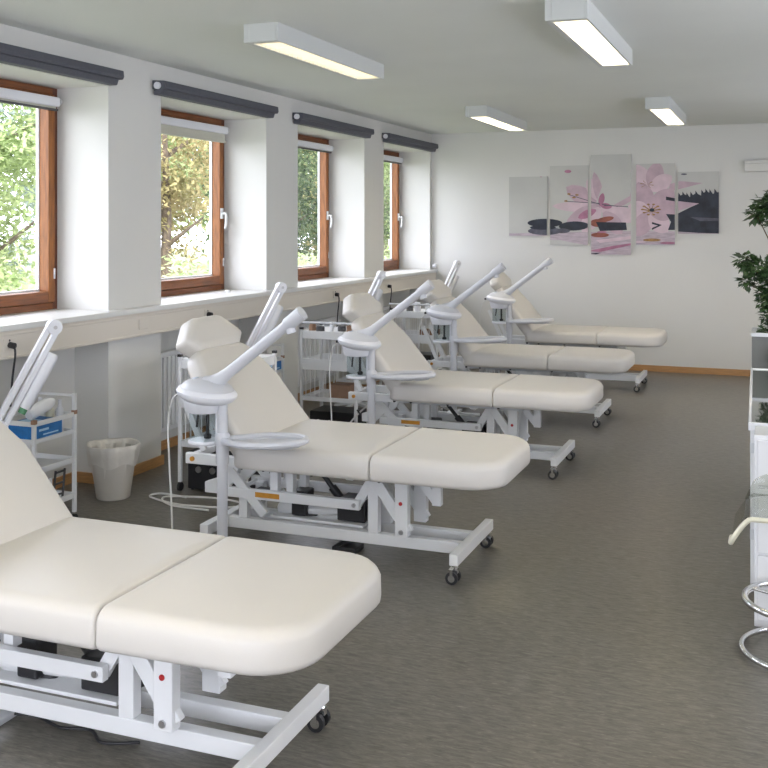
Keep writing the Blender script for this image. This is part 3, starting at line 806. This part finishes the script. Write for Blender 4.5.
jars = [(1, .05, .08, .045, .025, 'card_brown'), (1, .12, .06, .03, .03, 'dark_grey'), (1, .20, .08, .06, .014, 'card_white'), (1, .27, .10, .03, .03, 'dark_grey'), (1, .34, .07, .045, .02, 'card_brown'),
        (2, .05, .08, .05, .03, 'white_plastic'), (2, .14, .09, .05, .03, 'dark_grey'), (2, .22, .07, .07, .028, 'white_plastic'), (2, .31, .10, .06, .028, 'card_white')]
jn = ['brown jar at the left end of the barred trolley top mid row', 'low dark tub second from left on the trolley top mid row', 'slim white tube in the middle of the trolley top mid row', 'low dark tub second from right on the trolley top mid row', 'brown jar at the right end of the barred trolley top mid row',
      'white jar at the left end of the farther barred trolley top', 'dark jar second from left on the farther barred trolley top', 'tall white jar third from left on the farther barred trolley top', 'white jar at the right end of the farther barred trolley top']
for (i, dx, dy, h, r_, m_), lb in zip(jars, jn):
    h *= 1.15
    bm = BM(); lathe(bm, [(r_, 0), (r_, h * .75), (r_ * .9, h * .78), (r_ * .9, h)], n=14)
    small('jar', bm, m_, lb, 'jar', on_trolley(i, dx, dy, .7412), 'jars on the trolley tops', smooth='auto')
# lamp head lying folded over trolley tops: ribbed handle rails
for i, lb in ((1, 'ribbed white hose lying across the top of the barred trolley mid row'), (2, 'ribbed white hose lying across the top of the farther barred trolley')):
    bm = BM(); pts = []; rr = []
    n = 60
    for k in range(n + 1):
        q = k / n; x = -.02 + .50 * q; z = .800 + (.09 * max(0, q - .86) / .14 if i == 1 else 0); pts.append((x, .0 if q < .86 else -.03 * (q - .86) / .14, z)); rr.append(.009 + (.003 * math.sin(k * 2.1) if q > .45 else 0))
    tube(bm, pts, rr, 8)
    small('ribbed_hose', bm, 'pale_grey', lb, 'hose', (MT[i][0], MT[i][1], .0015 + .003), 'hoses on the trolley tops', smooth=True)

# foot pedals
def pedal(loc, label, rotz=0.):
    t = thing('foot_pedal', label, 'foot pedal', loc, rotz)
    bm = BM(); prism(bm, [(0, 0), (.15, 0), (.15, .02), (.02, .04), (0, .03)], -.06, .06); obj('pedal_base', bm, 'pale_grey', t, bevel=.004)
    bm = BM(); cyl(bm, (.12, -.02, .024), (.12, -.02, .026), .008, 10); obj('button', bm, 'black_plastic', t)
    bm = BM(); tube(bm, smooth_path([Vector(p) for p in ((.15, .03, .012), (.22, .05, .006), (.33, .02, .006), (.42, .04, .006), (.50, -.01, .006), (.60, .03, .006))]), .005, 6); obj('cable', bm, 'black_plastic', t, smooth=True)
pedal((-2.33, 2.48, 0), 'pale grey foot pedal on the floor under the nearest bed')
for i, (y, lb) in enumerate(((4.36, 'black hooped foot pedal on the floor under the second bed'), (6.26, 'black hooped foot pedal on the floor under the middle bed'))):
    t = thing('foot_pedal', lb, 'foot pedal', (-1.93, y, 0))
    bm = BM(); box(bm, 0, .12, -.05, .05, 0, .025); obj('pedal_base', bm, 'black_plastic', t, bevel=.004)
    bm = BM(); tube(bm, [(.01, -.04, .02), (.06, -.05, .05), (.12, -.03, .06), (.13, 0, .06), (.12, .03, .06), (.06, .05, .05), (.01, .04, .02)], .009, 8); obj('guard_hoop', bm, 'black_plastic', t, smooth=True)

# cable bundles on floor behind beds
def cable(name, pts, r_, m_, label):
    bm = BM(); tube(bm, smooth_path([Vector(p) for p in pts]), r_, 6); o = obj(name, bm, m_, smooth=True); return tag(o, label, 'cable')
cable('power_cable', [(-3.05, 4.86, .006), (-3.22, 4.88, .006), (-3.24, 4.80, .006), (-3.0, 4.72, .006), (-2.74, 4.76, .006), (-2.70, 4.86, .006), (-2.9, 4.90, .006), (-3.16, 4.83, .006), (-3.05, 4.70, .006), (-2.8, 4.68, .006)], .006, 'cord_white', "pale cable looped on the floor behind the second bed's head")
cable('power_cable', [(-2.60, 6.58, .30), (-2.74, 6.61, .20), (-2.85, 6.53, .05), (-2.80, 6.42, .008), (-2.62, 6.42, .008)], .006, 'cord_white', 'pale cable hanging beside the barred trolley mid row')
cable('power_cable', [(-2.74, 6.55, .22), (-2.66, 6.50, .15), (-2.60, 6.48, .04), (-2.64, 6.52, .008), (-2.90, 6.5, .008)], .006, 'black_plastic', 'black cable drooping beside the barred trolley mid row')
def bin_():
    t = thing('waste_bin', 'pale translucent waste bin with a plastic liner bag by the wall', 'waste bin', (-3.44, 4.74, 0))
    bm = BM(); lathe(bm, [(.088, 0), (.092, .006), (.128, .27), (.131, .27), (.128, .255), (.09, .012)], n=32, capt=True); obj('bin_body', bm, 'bin_plastic', t, smooth='auto')
    bm = BM(); n = 64; rings = []
    random.seed(3); ph = [random.uniform(0, 6.3) for _ in range(6)]
    for j, (r_, z, am) in enumerate(((.130, .19, 0), (.1335, .215, .002), (.1385, .235, .003), (.141, .265, .003), (.143, .292, .003), (.139, .298, .003), (.130, .29, .005), (.120, .24, .006), (.105, .16, .006), (.09, .05, .003))):
        ring = []
        for k in range(n):
            a = 2 * math.pi * k / n
            w = am * (math.sin(7 * a + ph[0] + j * .4) + .7 * math.sin(13 * a + ph[1] - j * .5) + .5 * math.sin(23 * a + ph[2]))
            zz = z + (am * .9 * math.sin(3 * a + ph[3]) if 0 < j < 7 else 0) + (0.012 * math.sin(5 * a + ph[4]) if j < 2 else 0)
            ring.append(bm.verts.new((math.cos(a) * (r_ + w), math.sin(a) * (r_ + w), zz)))
        rings.append(ring)
    for A, B in zip(rings, rings[1:]):
        for k in range(n): bm.faces.new((A[k], A[(k + 1) % n], B[(k + 1) % n], B[k]))
    obj('liner_bag', bm, 'bag_film', t, smooth=True)
bin_()

# sockets with plugs on the trunking
for (y, lb) in ((4.07, 'black plug and cable in the trunking nearest the camera'), (5.95, "black plug in the trunking above the second bed's headrest"), (8.04, 'black plug and cable in the trunking below the third window'), (9.30, 'black plug and cable in the trunking below the last window')):
    t = thing('power_plug', lb, 'plug', (-3.5655, y, .905), group='black plugs in the trunking')
    bm = BM(); cyl(bm, (0, 0, 0), (.03, 0, -.004), .016, 12); obj('plug_body', bm, 'black_plastic', t, smooth='auto')
    if y != 5.95:
        bm = BM(); tube(bm, smooth_path([Vector(p) for p in ((.028, 0, -.005), (.034, 0, -.05), (.026, -.01, -.16), (.022, -.02, -.30))]), .0055, 6); obj('cable', bm, 'black_plastic', t, smooth=True)
for i, (y, lb) in enumerate(((4.07, 'round-hole socket plate nearest the camera on the trunking'), (5.21, 'blank white socket plate on the trunking by the waste bin'), (5.95, "socket plate on the trunking above the second bed's headrest"), (8.04, 'socket plate on the trunking below the third window'))):
    t = thing('socket_plate', lb, 'socket', (-3.572, y - .04, .875), group='socket plates on the trunking')
    bm = BM(); box(bm, .0003, .006, 0, .09, 0, .062); obj('plate', bm, 'trunk_cream', t, bevel=.002)
    if i != 1:
        bm = BM(); cyl(bm, (.006, .04, .052), (.0066, .04, .052), .006, 10); obj('socket_hole', bm, 'black_plastic', t)
bm = BM(); lathe(bm, [(.022, 0), (.026, .004), (.024, .03), (.012, .04)], n=16)
o = small('wall_button', bm, 'white_plastic', 'small white round fitting on the far wall just above the sill', 'wall fitting', (-3.585, YB - .0005, 1.05), smooth='auto'); o.rotation_euler = (R(90), 0, 0)
# small white objects on sill
for y, lb in ((6.62, 'small white stub lying on the sill of the second window'),):
    bm = BM(); lathe(bm, [(.02, 0), (.022, .006), (.012, .016)], n=14); small('sill_stop', bm, 'card_white', lb, 'stop', (-3.80, y, SILL), smooth='auto')

# radiators in the niches
def radiator(y0, label):
    t = thing('radiator', label, 'radiator', (XN + .02, y0, .14), group='white panel radiators in the wall niches')
    L, H = 1.1, .52
    bm = BM(); n = 22
    box(bm, .0, .05, 0, L, 0, H)
    for i in range(n): box(bm, .05, .066, L * i / n + .010, L * (i + 1) / n - .010, .03, H - .03)
    obj('panel', bm, 'white_metal', t, bevel=.004)
    bm = BM(); cyl(bm, (.03, L, .05), (.03, L + .06, .05), .014, 10); cyl(bm, (.03, L + .06, .02), (.03, L + .06, .09), .018, 12); obj('valve', bm, 'white_plastic', t, smooth='auto')
    bm = BM(); cyl(bm, (.02, L - .05, -.14), (.02, L - .05, .0), .009, 8); cyl(bm, (.02, .05, -.14), (.02, .05, .0), .009, 8); obj('pipe', bm, 'white_metal', t, smooth='auto')
for e, lb in ((ENDS[4], 'white ribbed radiator in the niche behind the second bed'), (ENDS[5], 'white ribbed radiator in the niche behind the middle bed'), (ENDS[6], 'white ribbed radiator in the niche nearest the far wall')):
    radiator(e - OPEN + .1, lb)

# ================================================================== PICTURES
def px_to_wall(px, py, Y=10.776):
    u = (px - CX) / F_PX; dx = -math.sin(YAW) + math.cos(YAW) * u; dy = math.cos(YAW) + math.sin(YAW) * u
    d = Y / dy; return (dx * d, CAM_H - (py - HY) / F_PX * d)
def clip(poly, x0, x1, z0, z1):
    def cut(P, f, g):
        out = []
        for i in range(len(P)):
            a, b = P[i - 1], P[i]; fa, fb = f(a), f(b)
            if fb >= 0:
                if fa < 0: t = fa / (fa - fb); out.append((a[0] + (b[0] - a[0]) * t, a[1] + (b[1] - a[1]) * t))
                out.append(b)
            elif fa >= 0:
                t = fa / (fa - fb); out.append((a[0] + (b[0] - a[0]) * t, a[1] + (b[1] - a[1]) * t))
        return out
    for f in (lambda p: p[0] - x0, lambda p: x1 - p[0], lambda p: p[1] - z0, lambda p: z1 - p[1]):
        if len(poly) < 3: return []
        poly = cut(poly, f, None)
    return poly
mat('print_sky', (.55, .55, .52), .6, var=.05, vscale=3)
mat('print_pink', (.53, .39, .45), .6, var=.14, vscale=9)
mat('print_pink_light', (.66, .52, .57), .6, var=.08, vscale=12)
mat('print_pink_deep', (.42, .18, .27), .6, var=.2, vscale=14)
mat('print_stone', (.022, .027, .042), .55, var=.5, vscale=10)
mat('print_stone_soft', (.10, .10, .13), .55, var=.4, vscale=14)
mat('print_water', (.50, .42, .47), .6, var=.2, vscale=12, stretch=(1, 1, 6))
mat('print_red', (.28, .09, .06), .6, var=.3, vscale=14)
mat('print_gold', (.33, .19, .07), .6, var=.3, vscale=30)
PM = ['card_white', 'print_sky', 'print_pink', 'print_pink_light', 'print_pink_deep', 'print_stone', 'print_stone_soft', 'print_water', 'print_red', 'print_gold']
shapes = []          # (material index, polygon in photo coordinates of the mural)
def ell(cx_, cy_, a, b, mi, rot=0., n=24, taper=0.):
    P = []
    for k in range(n):
        t = 2 * math.pi * k / n; x = math.cos(t) * a; y = math.sin(t) * b * (1 - taper * math.cos(t)); c, s = math.cos(R(rot)), math.sin(R(rot)); P.append((cx_ + x * c - y * s, cy_ + x * s + y * c))
    shapes.append((mi, P))
def poly(mi, *pts): shapes.append((mi, list(pts)))
def petal(x0, y0, x1, y1, w, mi, n=10):
    d = math.hypot(x1 - x0, y1 - y0); ux, uy = (x1 - x0) / d, (y1 - y0) / d; L = []; Rr = []
    for k in range(n + 1):
        t = k / n; ww = w * (math.sin(math.pi * min(1, t * .9 + .05)) ** .8) * (1 if t < .98 else 0)
        L.append((x0 + ux * d * t - uy * ww, y0 + uy * d * t + ux * ww)); Rr.append((x0 + ux * d * t + uy * ww, y0 + uy * d * t - ux * ww))
    shapes.append((mi, L + Rr[::-1]))
# water band and reflections
poly(7, (500, 233.5), (640, 231), (730, 232), (730, 262), (500, 262))
poly(1, (500, 239), (560, 240), (590, 246), (590, 262), (500, 262))
# left lily (panels 2-3)
petal(600, 206, 566, 187, 9, 2); petal(602, 208, 552, 206, 5, 3); petal(600, 206, 566, 225, 8, 2); petal(600, 208, 582, 232, 8, 3); petal(598, 200, 588, 178, 6, 3)
petal(602, 206, 594, 172, 4.5, 2); petal(602, 206, 642, 186, 9, 2); petal(602, 210, 640, 219, 8, 3); petal(604, 212, 622, 234, 8, 2); petal(596, 210, 578, 218, 4, 4)
poly(1, (596, 203), (603, 184), (620, 180), (632, 185), (630, 196), (612, 206))
petal(600, 206, 603, 193, 3, 4); petal(600, 205, 612, 207, 3, 4)
for a, b in (((600, 203), (566, 201)), ((600, 204), (568, 194)), ((602, 204), (618, 206)), ((604, 205), (630, 206.5))):
    poly(6, a, (a[0], a[1] + .7), (b[0], b[1] + .7), b)
for x, y in ((566, 201), (569, 194), (577, 195), (574, 197.5)): ell(x, y, 1.8, .9, 9)
# orchid-like flower pair on panel 4
petal(652, 190, 632, 165, 9, 3); petal(652, 190, 658, 162, 9, 2); petal(650, 190, 672, 176, 8, 3); petal(650, 212, 638, 182, 10, 2); petal(650, 212, 674, 190, 10, 2)
petal(650, 212, 628, 206, 8, 3); petal(650, 212, 636, 236, 9, 2); petal(650, 212, 668, 232, 10, 3); petal(650, 212, 676, 212, 9, 2)
poly(2, (672, 199), (690, 201), (699, 203.5), (690, 207), (678, 211), (668, 214))
poly(2, (670, 184), (680, 181), (703, 183), (684, 188), (668, 192))
for a in range(0, 360, 36):
    c, s = math.cos(R(a)), math.sin(R(a)); poly(9, (651 + c, 210 + s), (651 + c * 8, 209 + s * 5.4), (651 + c * 8.4, 210 + s * 5.2), (651 + c * 1.6, 211.2 + s)); ell(651 + c * 8.5, 209.5 + s * 5.4, 1.5, .8, 9)
ell(652, 210, 2.4, 1.8, 5)
for a in range(10, 360, 45):
    c, s = math.cos(R(a)), math.sin(R(a)); poly(9, (647, 184.5), (647 + c * 6.5, 184 + s * 4.6), (647 + c * 6.8, 184.8 + s * 4.6))
# dark feathers and stones on panels 4-5
poly(5, (666, 196.5), (676, 198.5), (676, 201.5), (666, 200))
poly(5, (666, 214), (676, 214.5), (680, 220), (680, 230), (668, 230), (671, 222))
poly(5, (652, 222), (662, 225), (652, 230), (652, 228), (658, 225.5), (652, 224))
poly(5, (677, 197), (684, 194), (690, 197), (696, 193), (701, 195.5), (706, 191), (712, 194), (722, 191), (722, 206), (677, 201))
for x, y in ((680, 196), (684, 195), (688, 196), (692, 195), (697, 194), (703, 193), (707, 192), (711, 192.5), (716, 192)):
    poly(5, (x - 2, y + 4), (x - 1.5, y - 3.5), (x + 3, y + 3))
poly(5, (699, 203.5), (722, 203), (722, 234), (677, 234), (677, 214), (690, 207.5))
poly(6, (690, 217), (722, 218.5), (722, 221), (700, 221))
poly(7, (677, 231.5), (700, 233), (722, 233.5), (722, 236), (677, 236))
# stones across panels 1-3
ell(545, 223, 17.5, 4.2, 5); ell(545, 231, 17, 4.0, 6); ell(543, 227.5, 13, 2.2, 5)
ell(574, 226, 15, 4.6, 5, -2); ell(562, 230.8, 8, 2.4, 6)
ell(598, 223, 8, 4, 8); ell(605, 219.5, 9, 2.6, 8, -12); poly(5, (596, 222), (626, 222.5), (627, 230), (600, 231)); ell(600, 235, 9, 2.4, 8); ell(602, 232, 5, 1, 4)
ell(652, 240, 9, 1.5, 9); ell(640, 242, 6, 1, 3); ell(668, 243, 8, 1.2, 4)
poly(4, (588, 251), (612, 246), (632, 243), (632, 245), (600, 252)); poly(3, (596, 240), (632, 236), (632, 239), (600, 243)); poly(5, (590, 253.5), (602, 252.5), (596, 254.5))
ell(568, 171.5, 3.4, 1.6, 4); ell(541, 176, 1.5, 1.2, 4); ell(684, 174.2, 3, .8, 6)
PICS = [((509, 177), (547, 236), 'leftmost of the five canvas panels, pale with dark stones at its corner'), ((550, 166), (588, 245), 'second canvas panel from the left, pink lily over dark stones'),
        ((591, 155), (631, 255), 'tallest middle canvas panel with lily petals and red stone'), ((636, 164), (675, 245), 'fourth canvas panel from the left, large pink flower with golden stamens'),
        ((678, 172), (719, 234), 'rightmost canvas panel, mostly black feather and stone')]
Yf = YB - .024
for a, b, lb in PICS:
    x0, z1 = px_to_wall(a[0], a[1]); x1, z0 = px_to_wall(b[0], b[1])
    z1b = px_to_wall(b[0], a[1])[1]; z0b = px_to_wall(a[0], b[1])[1]
    t = thing('canvas_print', lb, 'picture', (0, 0, 0), group='five part flower canvas on the far wall')
    bm = BM(); box(bm, x0, x1, Yf, YB - .001, z0, z1, 1)
    for k, (mi, P) in enumerate(shapes):
        Q = clip([px_to_wall(*p) for p in P], x0 + .0015, x1 - .0015, z0 + .0015, z1 - .0015)
        if len(Q) < 3: continue
        yy = Yf - .0003 - .00006 * k
        try: bm.faces.new([bm.verts.new((q[0], yy, q[1])) for q in Q]).material_index = mi
        except ValueError: pass
    o = obj('canvas', bm, PM, t)
# casing high on far wall
bm = BM(); box(bm, -.355, 1.0, YB - .06, YB, 2.02, 2.13); box(bm, -.355, 1.0, YB - .075, YB, 2.10, 2.13)
tag(obj('wall_casing', bm, 'wall_white', bevel=.004), 'pale slim casing high on the far wall above the plant', 'casing')

# ================================================================== RIGHT SIDE: COUNTER, DRAWERS, PLANT, STOOL
t = thing('counter_cabinet', 'white cabinet with a glossy dark glass top at the right edge', 'cabinet', (-.125, 4.30, 0), R(1.3))
bm = BM(); box(bm, .005, .62, .0, 1.62, .07, .70); obj('body', bm, 'cabinet_white', t, bevel=.003)
bm = BM(); box(bm, .04, .6, .03, 1.6, 0, .07); obj('plinth', bm, 'cabinet_white', t)
bm = BM(); box(bm, .010, .61, .005, 1.61, .70, .7165); obj('glass_top', bm, 'counter_glass', t)
bm = BM(); box(bm, -.002, .010, -.01, 1.63, .69, .722); box(bm, .61, .63, -.01, 1.63, .69, .722); box(bm, .010, .61, -.01, .005, .69, .722); box(bm, .010, .61, 1.61, 1.63, .69, .722); obj('top_rim', bm, 'cabinet_white', t, bevel=.002)
bm = BM()
for z in (.26, .60): box(bm, .004, .05, -.004, .0, z, z + .04)
islands('handle', bm, 'pale_grey', t, bevel=.001)
t = thing('drawer_unit', 'white glossy drawer unit standing in front of the dark topped cabinet', 'drawer unit', (-.10, 4.08, 0))
bm = BM(); box(bm, .0, .58, .0, .195, .0, .715); obj('body', bm, 'cabinet_white', t, bevel=.003)
for z0, z1 in ((.03, .27), (.28, .52), (.53, .70)):
    bm = BM(); box(bm, .012, .568, -.018, -.001, z0, z1); d = obj('drawer_front', bm, 'cabinet_white', t, bevel=.004)
    bm = BM(); tube(bm, [(.2, -.018, z1 - .04), (.2, -.04, z1 - .04), (.38, -.04, z1 - .04), (.38, -.018, z1 - .04)], .005, 8); obj('handle', bm, 'chrome', d, smooth=True)

t = thing('potted_plant', 'leafy green plant in a dark grey box planter at the right edge', 'plant', (.14, 6.17, 0))
bm = BM(); w = .30
box(bm, -w, w, -.16, -.145, 0, .90); box(bm, -w, w, .145, .16, 0, .90); box(bm, -w, -w + .015, -.145, .145, 0, .90); box(bm, w - .015, w, -.145, .145, 0, .90); box(bm, -w + .015, w - .015, -.145, .145, 0, .03)
obj('planter', bm, 'planter_grey', t, bevel=.003)
bm = BM(); box(bm, -w - .004, w + .004, -.165, -.14, .885, .905); box(bm, -w - .004, w + .004, .14, .165, .885, .905); box(bm, -w - .004, -w + .02, -.14, .14, .885, .905); box(bm, w - .02, w + .004, -.14, .14, .885, .905); obj('planter_rim', bm, 'pale_grey', t)
bm = BM(); box(bm, -w + .016, w - .016, -.144, .144, .80, .86); obj('soil', bm, 'soil', t)
random.seed(11)
bm = BM()
stems = []
def leaf(bm, p, d, L, W, up):
    d = d.normalized(); s = d.cross(up)
    if s.length < 1e-3: s = d.orthogonal()
    s.normalize(); n = s.cross(d)
    a = bm.verts.new(p); b = bm.verts.new(p + d * L * .45 + s * W * .5 - n * L * .05); c = bm.verts.new(p + d * L - n * L * .12); e = bm.verts.new(p + d * L * .45 - s * W * .5 - n * L * .05); m = bm.verts.new(p + d * L * .5 + n * L * .02)
    bm.faces.new((a, b, m)); bm.faces.new((b, c, m)); bm.faces.new((c, e, m)); bm.faces.new((e, a, m))
fol = BM()
clusters = []  # (x,y,z,rx,rz,count)
for q in ((-.24, .0, 1.62, .05, .04, 40), (-.2, 0, 1.12, .08, .08, 90), (.765 * 0 - .17, 0, 1.66, .05, .035, 30), (-.19, -.02, 1.60, .09, .06, 90), (-.28, .0, 1.56, .045, .045, 45), (-.14, 0, 1.50, .09, .05, 90), (-.05, .0, 1.62, .12, .10, 130),
          (-.34, 0, 1.30, .05, .05, 45), (-.26, -.02, 1.26, .09, .06, 95), (-.33, 0, 1.18, .035, .03, 20), (-.18, 0, 1.19, .09, .07, 110), (-.1, .02, 1.28, .12, .10, 140),
          (-.20, 0, 1.07, .07, .05, 60), (-.16, -.02, 1.0, .09, .06, 80), (-.20, -.06, .91, .06, .05, 50), (-.08, 0, .98, .16, .08, 120), (.1, 0, 1.4, .2, .2, 240), (.12, 0, 1.1, .2, .15, 160), (.1, 0, 1.66, .14, .1, 90),
          (-.12, -.16, .80, .08, .06, 60), (.0, -.17, .82, .12, .07, 70)):
    cx_, cy_, cz, rx, rz, n = q
    stems.append((cx_, cy_, cz))
    for i in range(int(n * 2.6)):
        v = Vector((random.gauss(0, 1), random.gauss(0, 1), random.gauss(0, 1))); v.normalize(); rr_ = random.random() ** .5
        p = Vector((cx_ + v.x * rx * rr_, cy_ + v.y * max(rx, .07) * rr_, cz + v.z * rz * rr_))
        if cy_ < -.15 and p.y > -.175: p.y = -.175 - random.random() * .03
        d = Vector((v.x + random.uniform(-.5, .5), v.y + random.uniform(-.5, .5), v.z * .5 + random.uniform(-.7, .3)))
        if cy_ < -.15: d.y = -abs(d.y) * .3
        leaf(fol, p, d, random.uniform(.03, .05), random.uniform(.02, .034), Vector((random.uniform(-.4, .4), random.uniform(-.4, .4), 1)))
o = obj('foliage', fol, 'leaf_dark', t)
bm = BM()
for (x, y, z) in stems:
    b0 = Vector((x * .25, 0, .86)); e = Vector((x, y, z)); 
    if z < .9: e.z = .93; e.y = -.10
    tube(bm, [b0, b0.lerp(e, .5) + Vector((-x * .15, 0, .03)), e], [.007, .005, .002], 6)
obj('stem', bm, 'stem_brown', t)

# swivel stool, only its left part in view
t = thing('swivel_stool', 'cream and clear swivel stool with chrome foot ring at the right edge', 'stool', (.068, 3.85, 0))
bm = BM(); n = 48
tube(bm, [(.205 * math.cos(2 * math.pi * k / n), .205 * math.sin(2 * math.pi * k / n), .018) for k in range(n)], .010, 10, closed=True)
for k in range(3):
    a = 2 * math.pi * k / 3 + 2.2
    tube(bm, [(.03 * math.cos(a), .03 * math.sin(a), .05), (.12 * math.cos(a), .12 * math.sin(a), .035), (.2 * math.cos(a), .2 * math.sin(a), .02)], [.012, .010, .007], 8)
obj('base', bm, 'chrome', t, smooth=True)
bm = BM(); lathe(bm, [(.05, .035), (.045, .05), (.028, .065), (.025, .30), (.018, .305), (.018, .47), (.05, .475), (.05, .495)], n=24); obj('column', bm, 'chrome', t, smooth='auto')
bm = BM(); tube(bm, [(.195 * math.cos(2 * math.pi * k / n), .195 * math.sin(2 * math.pi * k / n), .19) for k in range(n)], .012, 10, closed=True)
for k in range(3):
    a = 2 * math.pi * k / 3 + .6; cyl(bm, (0, 0, .19), (.19 * math.cos(a), .19 * math.sin(a), .19), .006, 8)
lathe(bm, [(.03, .15), (.034, .19), (.03, .18)], n=16)
obj('foot_ring', bm, 'chrome', t, smooth='auto')
bm = BM(); NU, NV = 22, 14; th = .012
def sp(u, v):
    x = -.235 + .47 * u; y = -.17 + .34 * v; e = abs(2 * u - 1); z = .512 - .085 * max(0, (e - .72) / .28) ** 1.4 + .0 * v
    x *= 1 - .03 * max(0, (e - .7)); return Vector((x, y, z))
top = [[bm.verts.new(sp(i / NU, j / NV)) for j in range(NV + 1)] for i in range(NU + 1)]
bot = [[bm.verts.new(sp(i / NU, j / NV) - Vector((-.0 if True else 0, 0, th))) for j in range(NV + 1)] for i in range(NU + 1)]
for i in range(NU):
    for j in range(NV):
        bm.faces.new((top[i][j], top[i + 1][j], top[i + 1][j + 1], top[i][j + 1])); bm.faces.new((bot[i][j], bot[i][j + 1], bot[i + 1][j + 1], bot[i + 1][j]))
    bm.faces.new((top[i][0], bot[i][0], bot[i + 1][0], top[i + 1][0])); bm.faces.new((top[i][NV], top[i + 1][NV], bot[i + 1][NV], bot[i][NV]))
for j in range(NV):
    bm.faces.new((top[0][j], top[0][j + 1], bot[0][j + 1], bot[0][j])); bm.faces.new((top[NU][j], bot[NU][j], bot[NU][j + 1], top[NU][j + 1]))
obj('seat', bm, 'clear_acrylic', t, smooth='auto')
bm = BM(); tube(bm, [sp(i / 40, 0) - Vector((0, 0, .006)) for i in range(41)], .009, 8); tube(bm, [sp(0, j / 10) - Vector((0, 0, .006)) for j in range(3)], .009, 8); obj('seat_edge', bm, 'seat_cream', t, smooth=True)
bm = BM(); pts = []
n2 = 20; ra, rb = [], []
for k in range(n2 + 1):
    a = R(15) + R(150) * k / n2; x = .20 * math.cos(a); y = .02 + .15 * math.sin(a)
    ra.append(bm.verts.new((x, y, .515))); rb.append(bm.verts.new((x * .85, y + .02, .57 + .03 * math.sin(a))))
for k in range(n2): bm.faces.new((ra[k], ra[k + 1], rb[k + 1], rb[k]))
o = obj('backrest', bm, 'clear_acrylic', t, smooth=True)
md = o.modifiers.new('solid', 'SOLIDIFY'); md.thickness = .006; md.offset = 0

# ================================================================== OUTSIDE
bm = BM(); box(bm, -60, -4.36, -15, 70, -.45, -.35); o = struct('ground', bm, 'lawn')
def tree(x, y, h, r_, m, label, n=2600, base=.6, ls=.13, seed=1):
    random.seed(seed)
    t = thing('garden_tree', label, 'tree', (x, y, -.35), group='trees outside the windows')
    bm = BM(); tube(bm, [(0, 0, 0), (.05, .03, h * .4), (0, 0, h * .8)], [r_ * .09, r_ * .06, .03], 8)
    for k in range(5):
        a = k * 2.4; z = h * (.3 + .1 * k); tube(bm, [(0, 0, z), (math.cos(a) * r_ * .6, math.sin(a) * r_ * .6, z + .5)], [.05, .015], 6)
    obj('trunk', bm, 'bark', t)
    bm = BM(); cl = []
    for k in range(46):
        v = Vector((random.gauss(0, 1), random.gauss(0, 1), random.gauss(0, 1))).normalized() * (random.random() ** .4)
        cl.append(Vector((v.x * r_, v.y * r_, base + (h - base) * (.5 + .5 * v.z))))
    for i in range(n):
        c = random.choice(cl); v = Vector((random.gauss(0, 1), random.gauss(0, 1), random.gauss(0, .7))) * r_ * .17
        leaf(bm, c + v, Vector((random.uniform(-1, 1), random.uniform(-1, 1), random.uniform(-.9, .4))), ls * random.uniform(.7, 1.5), ls * .6, Vector((random.uniform(-.6, .6), random.uniform(-.6, .6), 1)))
    obj('foliage', bm, m, t)
TR = []
rowA = ['pale bright', 'yellowish', 'dark green', 'mid green', 'light green', 'deep green']
matsA = ['leaf_bright', 'leaf_autumn', 'leaf_deep', 'leaf_mid', 'leaf_bright', 'leaf_deep']
wordA = ['outside the nearest window', 'outside the second window', 'between the second and third window views', 'outside the third window', 'outside the narrow last window', 'farthest along the hedge']
for i in range(6): TR.append((-9.4, [10.3, 14.3, 18.2, 21.7, 24.9, 28.8][i], 4.6 + .3 * (i % 3), 1.25, matsA[i], rowA[i] + ' small tree ' + wordA[i], 8500, .095))
matsB = ['leaf_blue', 'leaf_bright', 'leaf_mid', 'leaf_autumn', 'leaf_mid', 'leaf_blue']
wordB = ['blue green tall tree behind the nearest small tree', 'bright green tall tree behind the yellowish small tree', 'mid green tall tree behind the dark small tree', 'yellow green tall tree in the middle garden row', 'plain green tall tree seen in the third window', 'blue green tall tree at the far end of the garden row']
for i in range(6): TR.append((-14.8, 15.0 + 5.8 * i, 6.6, 1.9, matsB[i], wordB[i], 7000, .17))
for i in range(5): TR.append((-22.5, 21.0 + 9.2 * i, 9.5, 3.0, ['leaf_mid', 'leaf_blue', 'leaf_bright', 'leaf_mid', 'leaf_blue'][i], ['big mid green tree at the garden back, left in view', 'big blue green tree at the garden back', 'big bright tree at the garden back', 'big green tree at the garden back, seen in the third window', 'big tree at the garden back, seen in the last window'][i], 4200, .40))
for i, (x, y, h, r_, m, lb, n_, ls_) in enumerate(TR): tree(x, y, h, r_, m, lb, seed=20 + i, n=n_, ls=ls_, base=.5)
random.seed(5)
bm = BM()
for i in range(9000):
    y = random.uniform(7.5, 27); x = -6.6 + random.uniform(-.45, .45); z = -.35 + random.random() ** .8 * (1.35 + .12 * math.sin(y * 2))
    leaf(bm, Vector((x, y, z)), Vector((random.uniform(-1, 1), random.uniform(-1, 1), random.uniform(-.4, .9))), random.uniform(.07, .14), .07, Vector((random.uniform(-.5, .5), random.uniform(-.5, .5), 1)))
o = obj('garden_hedge', bm, 'leaf_bright'); tag(o, 'low light green leafy hedge outside below the windows', 'hedge')
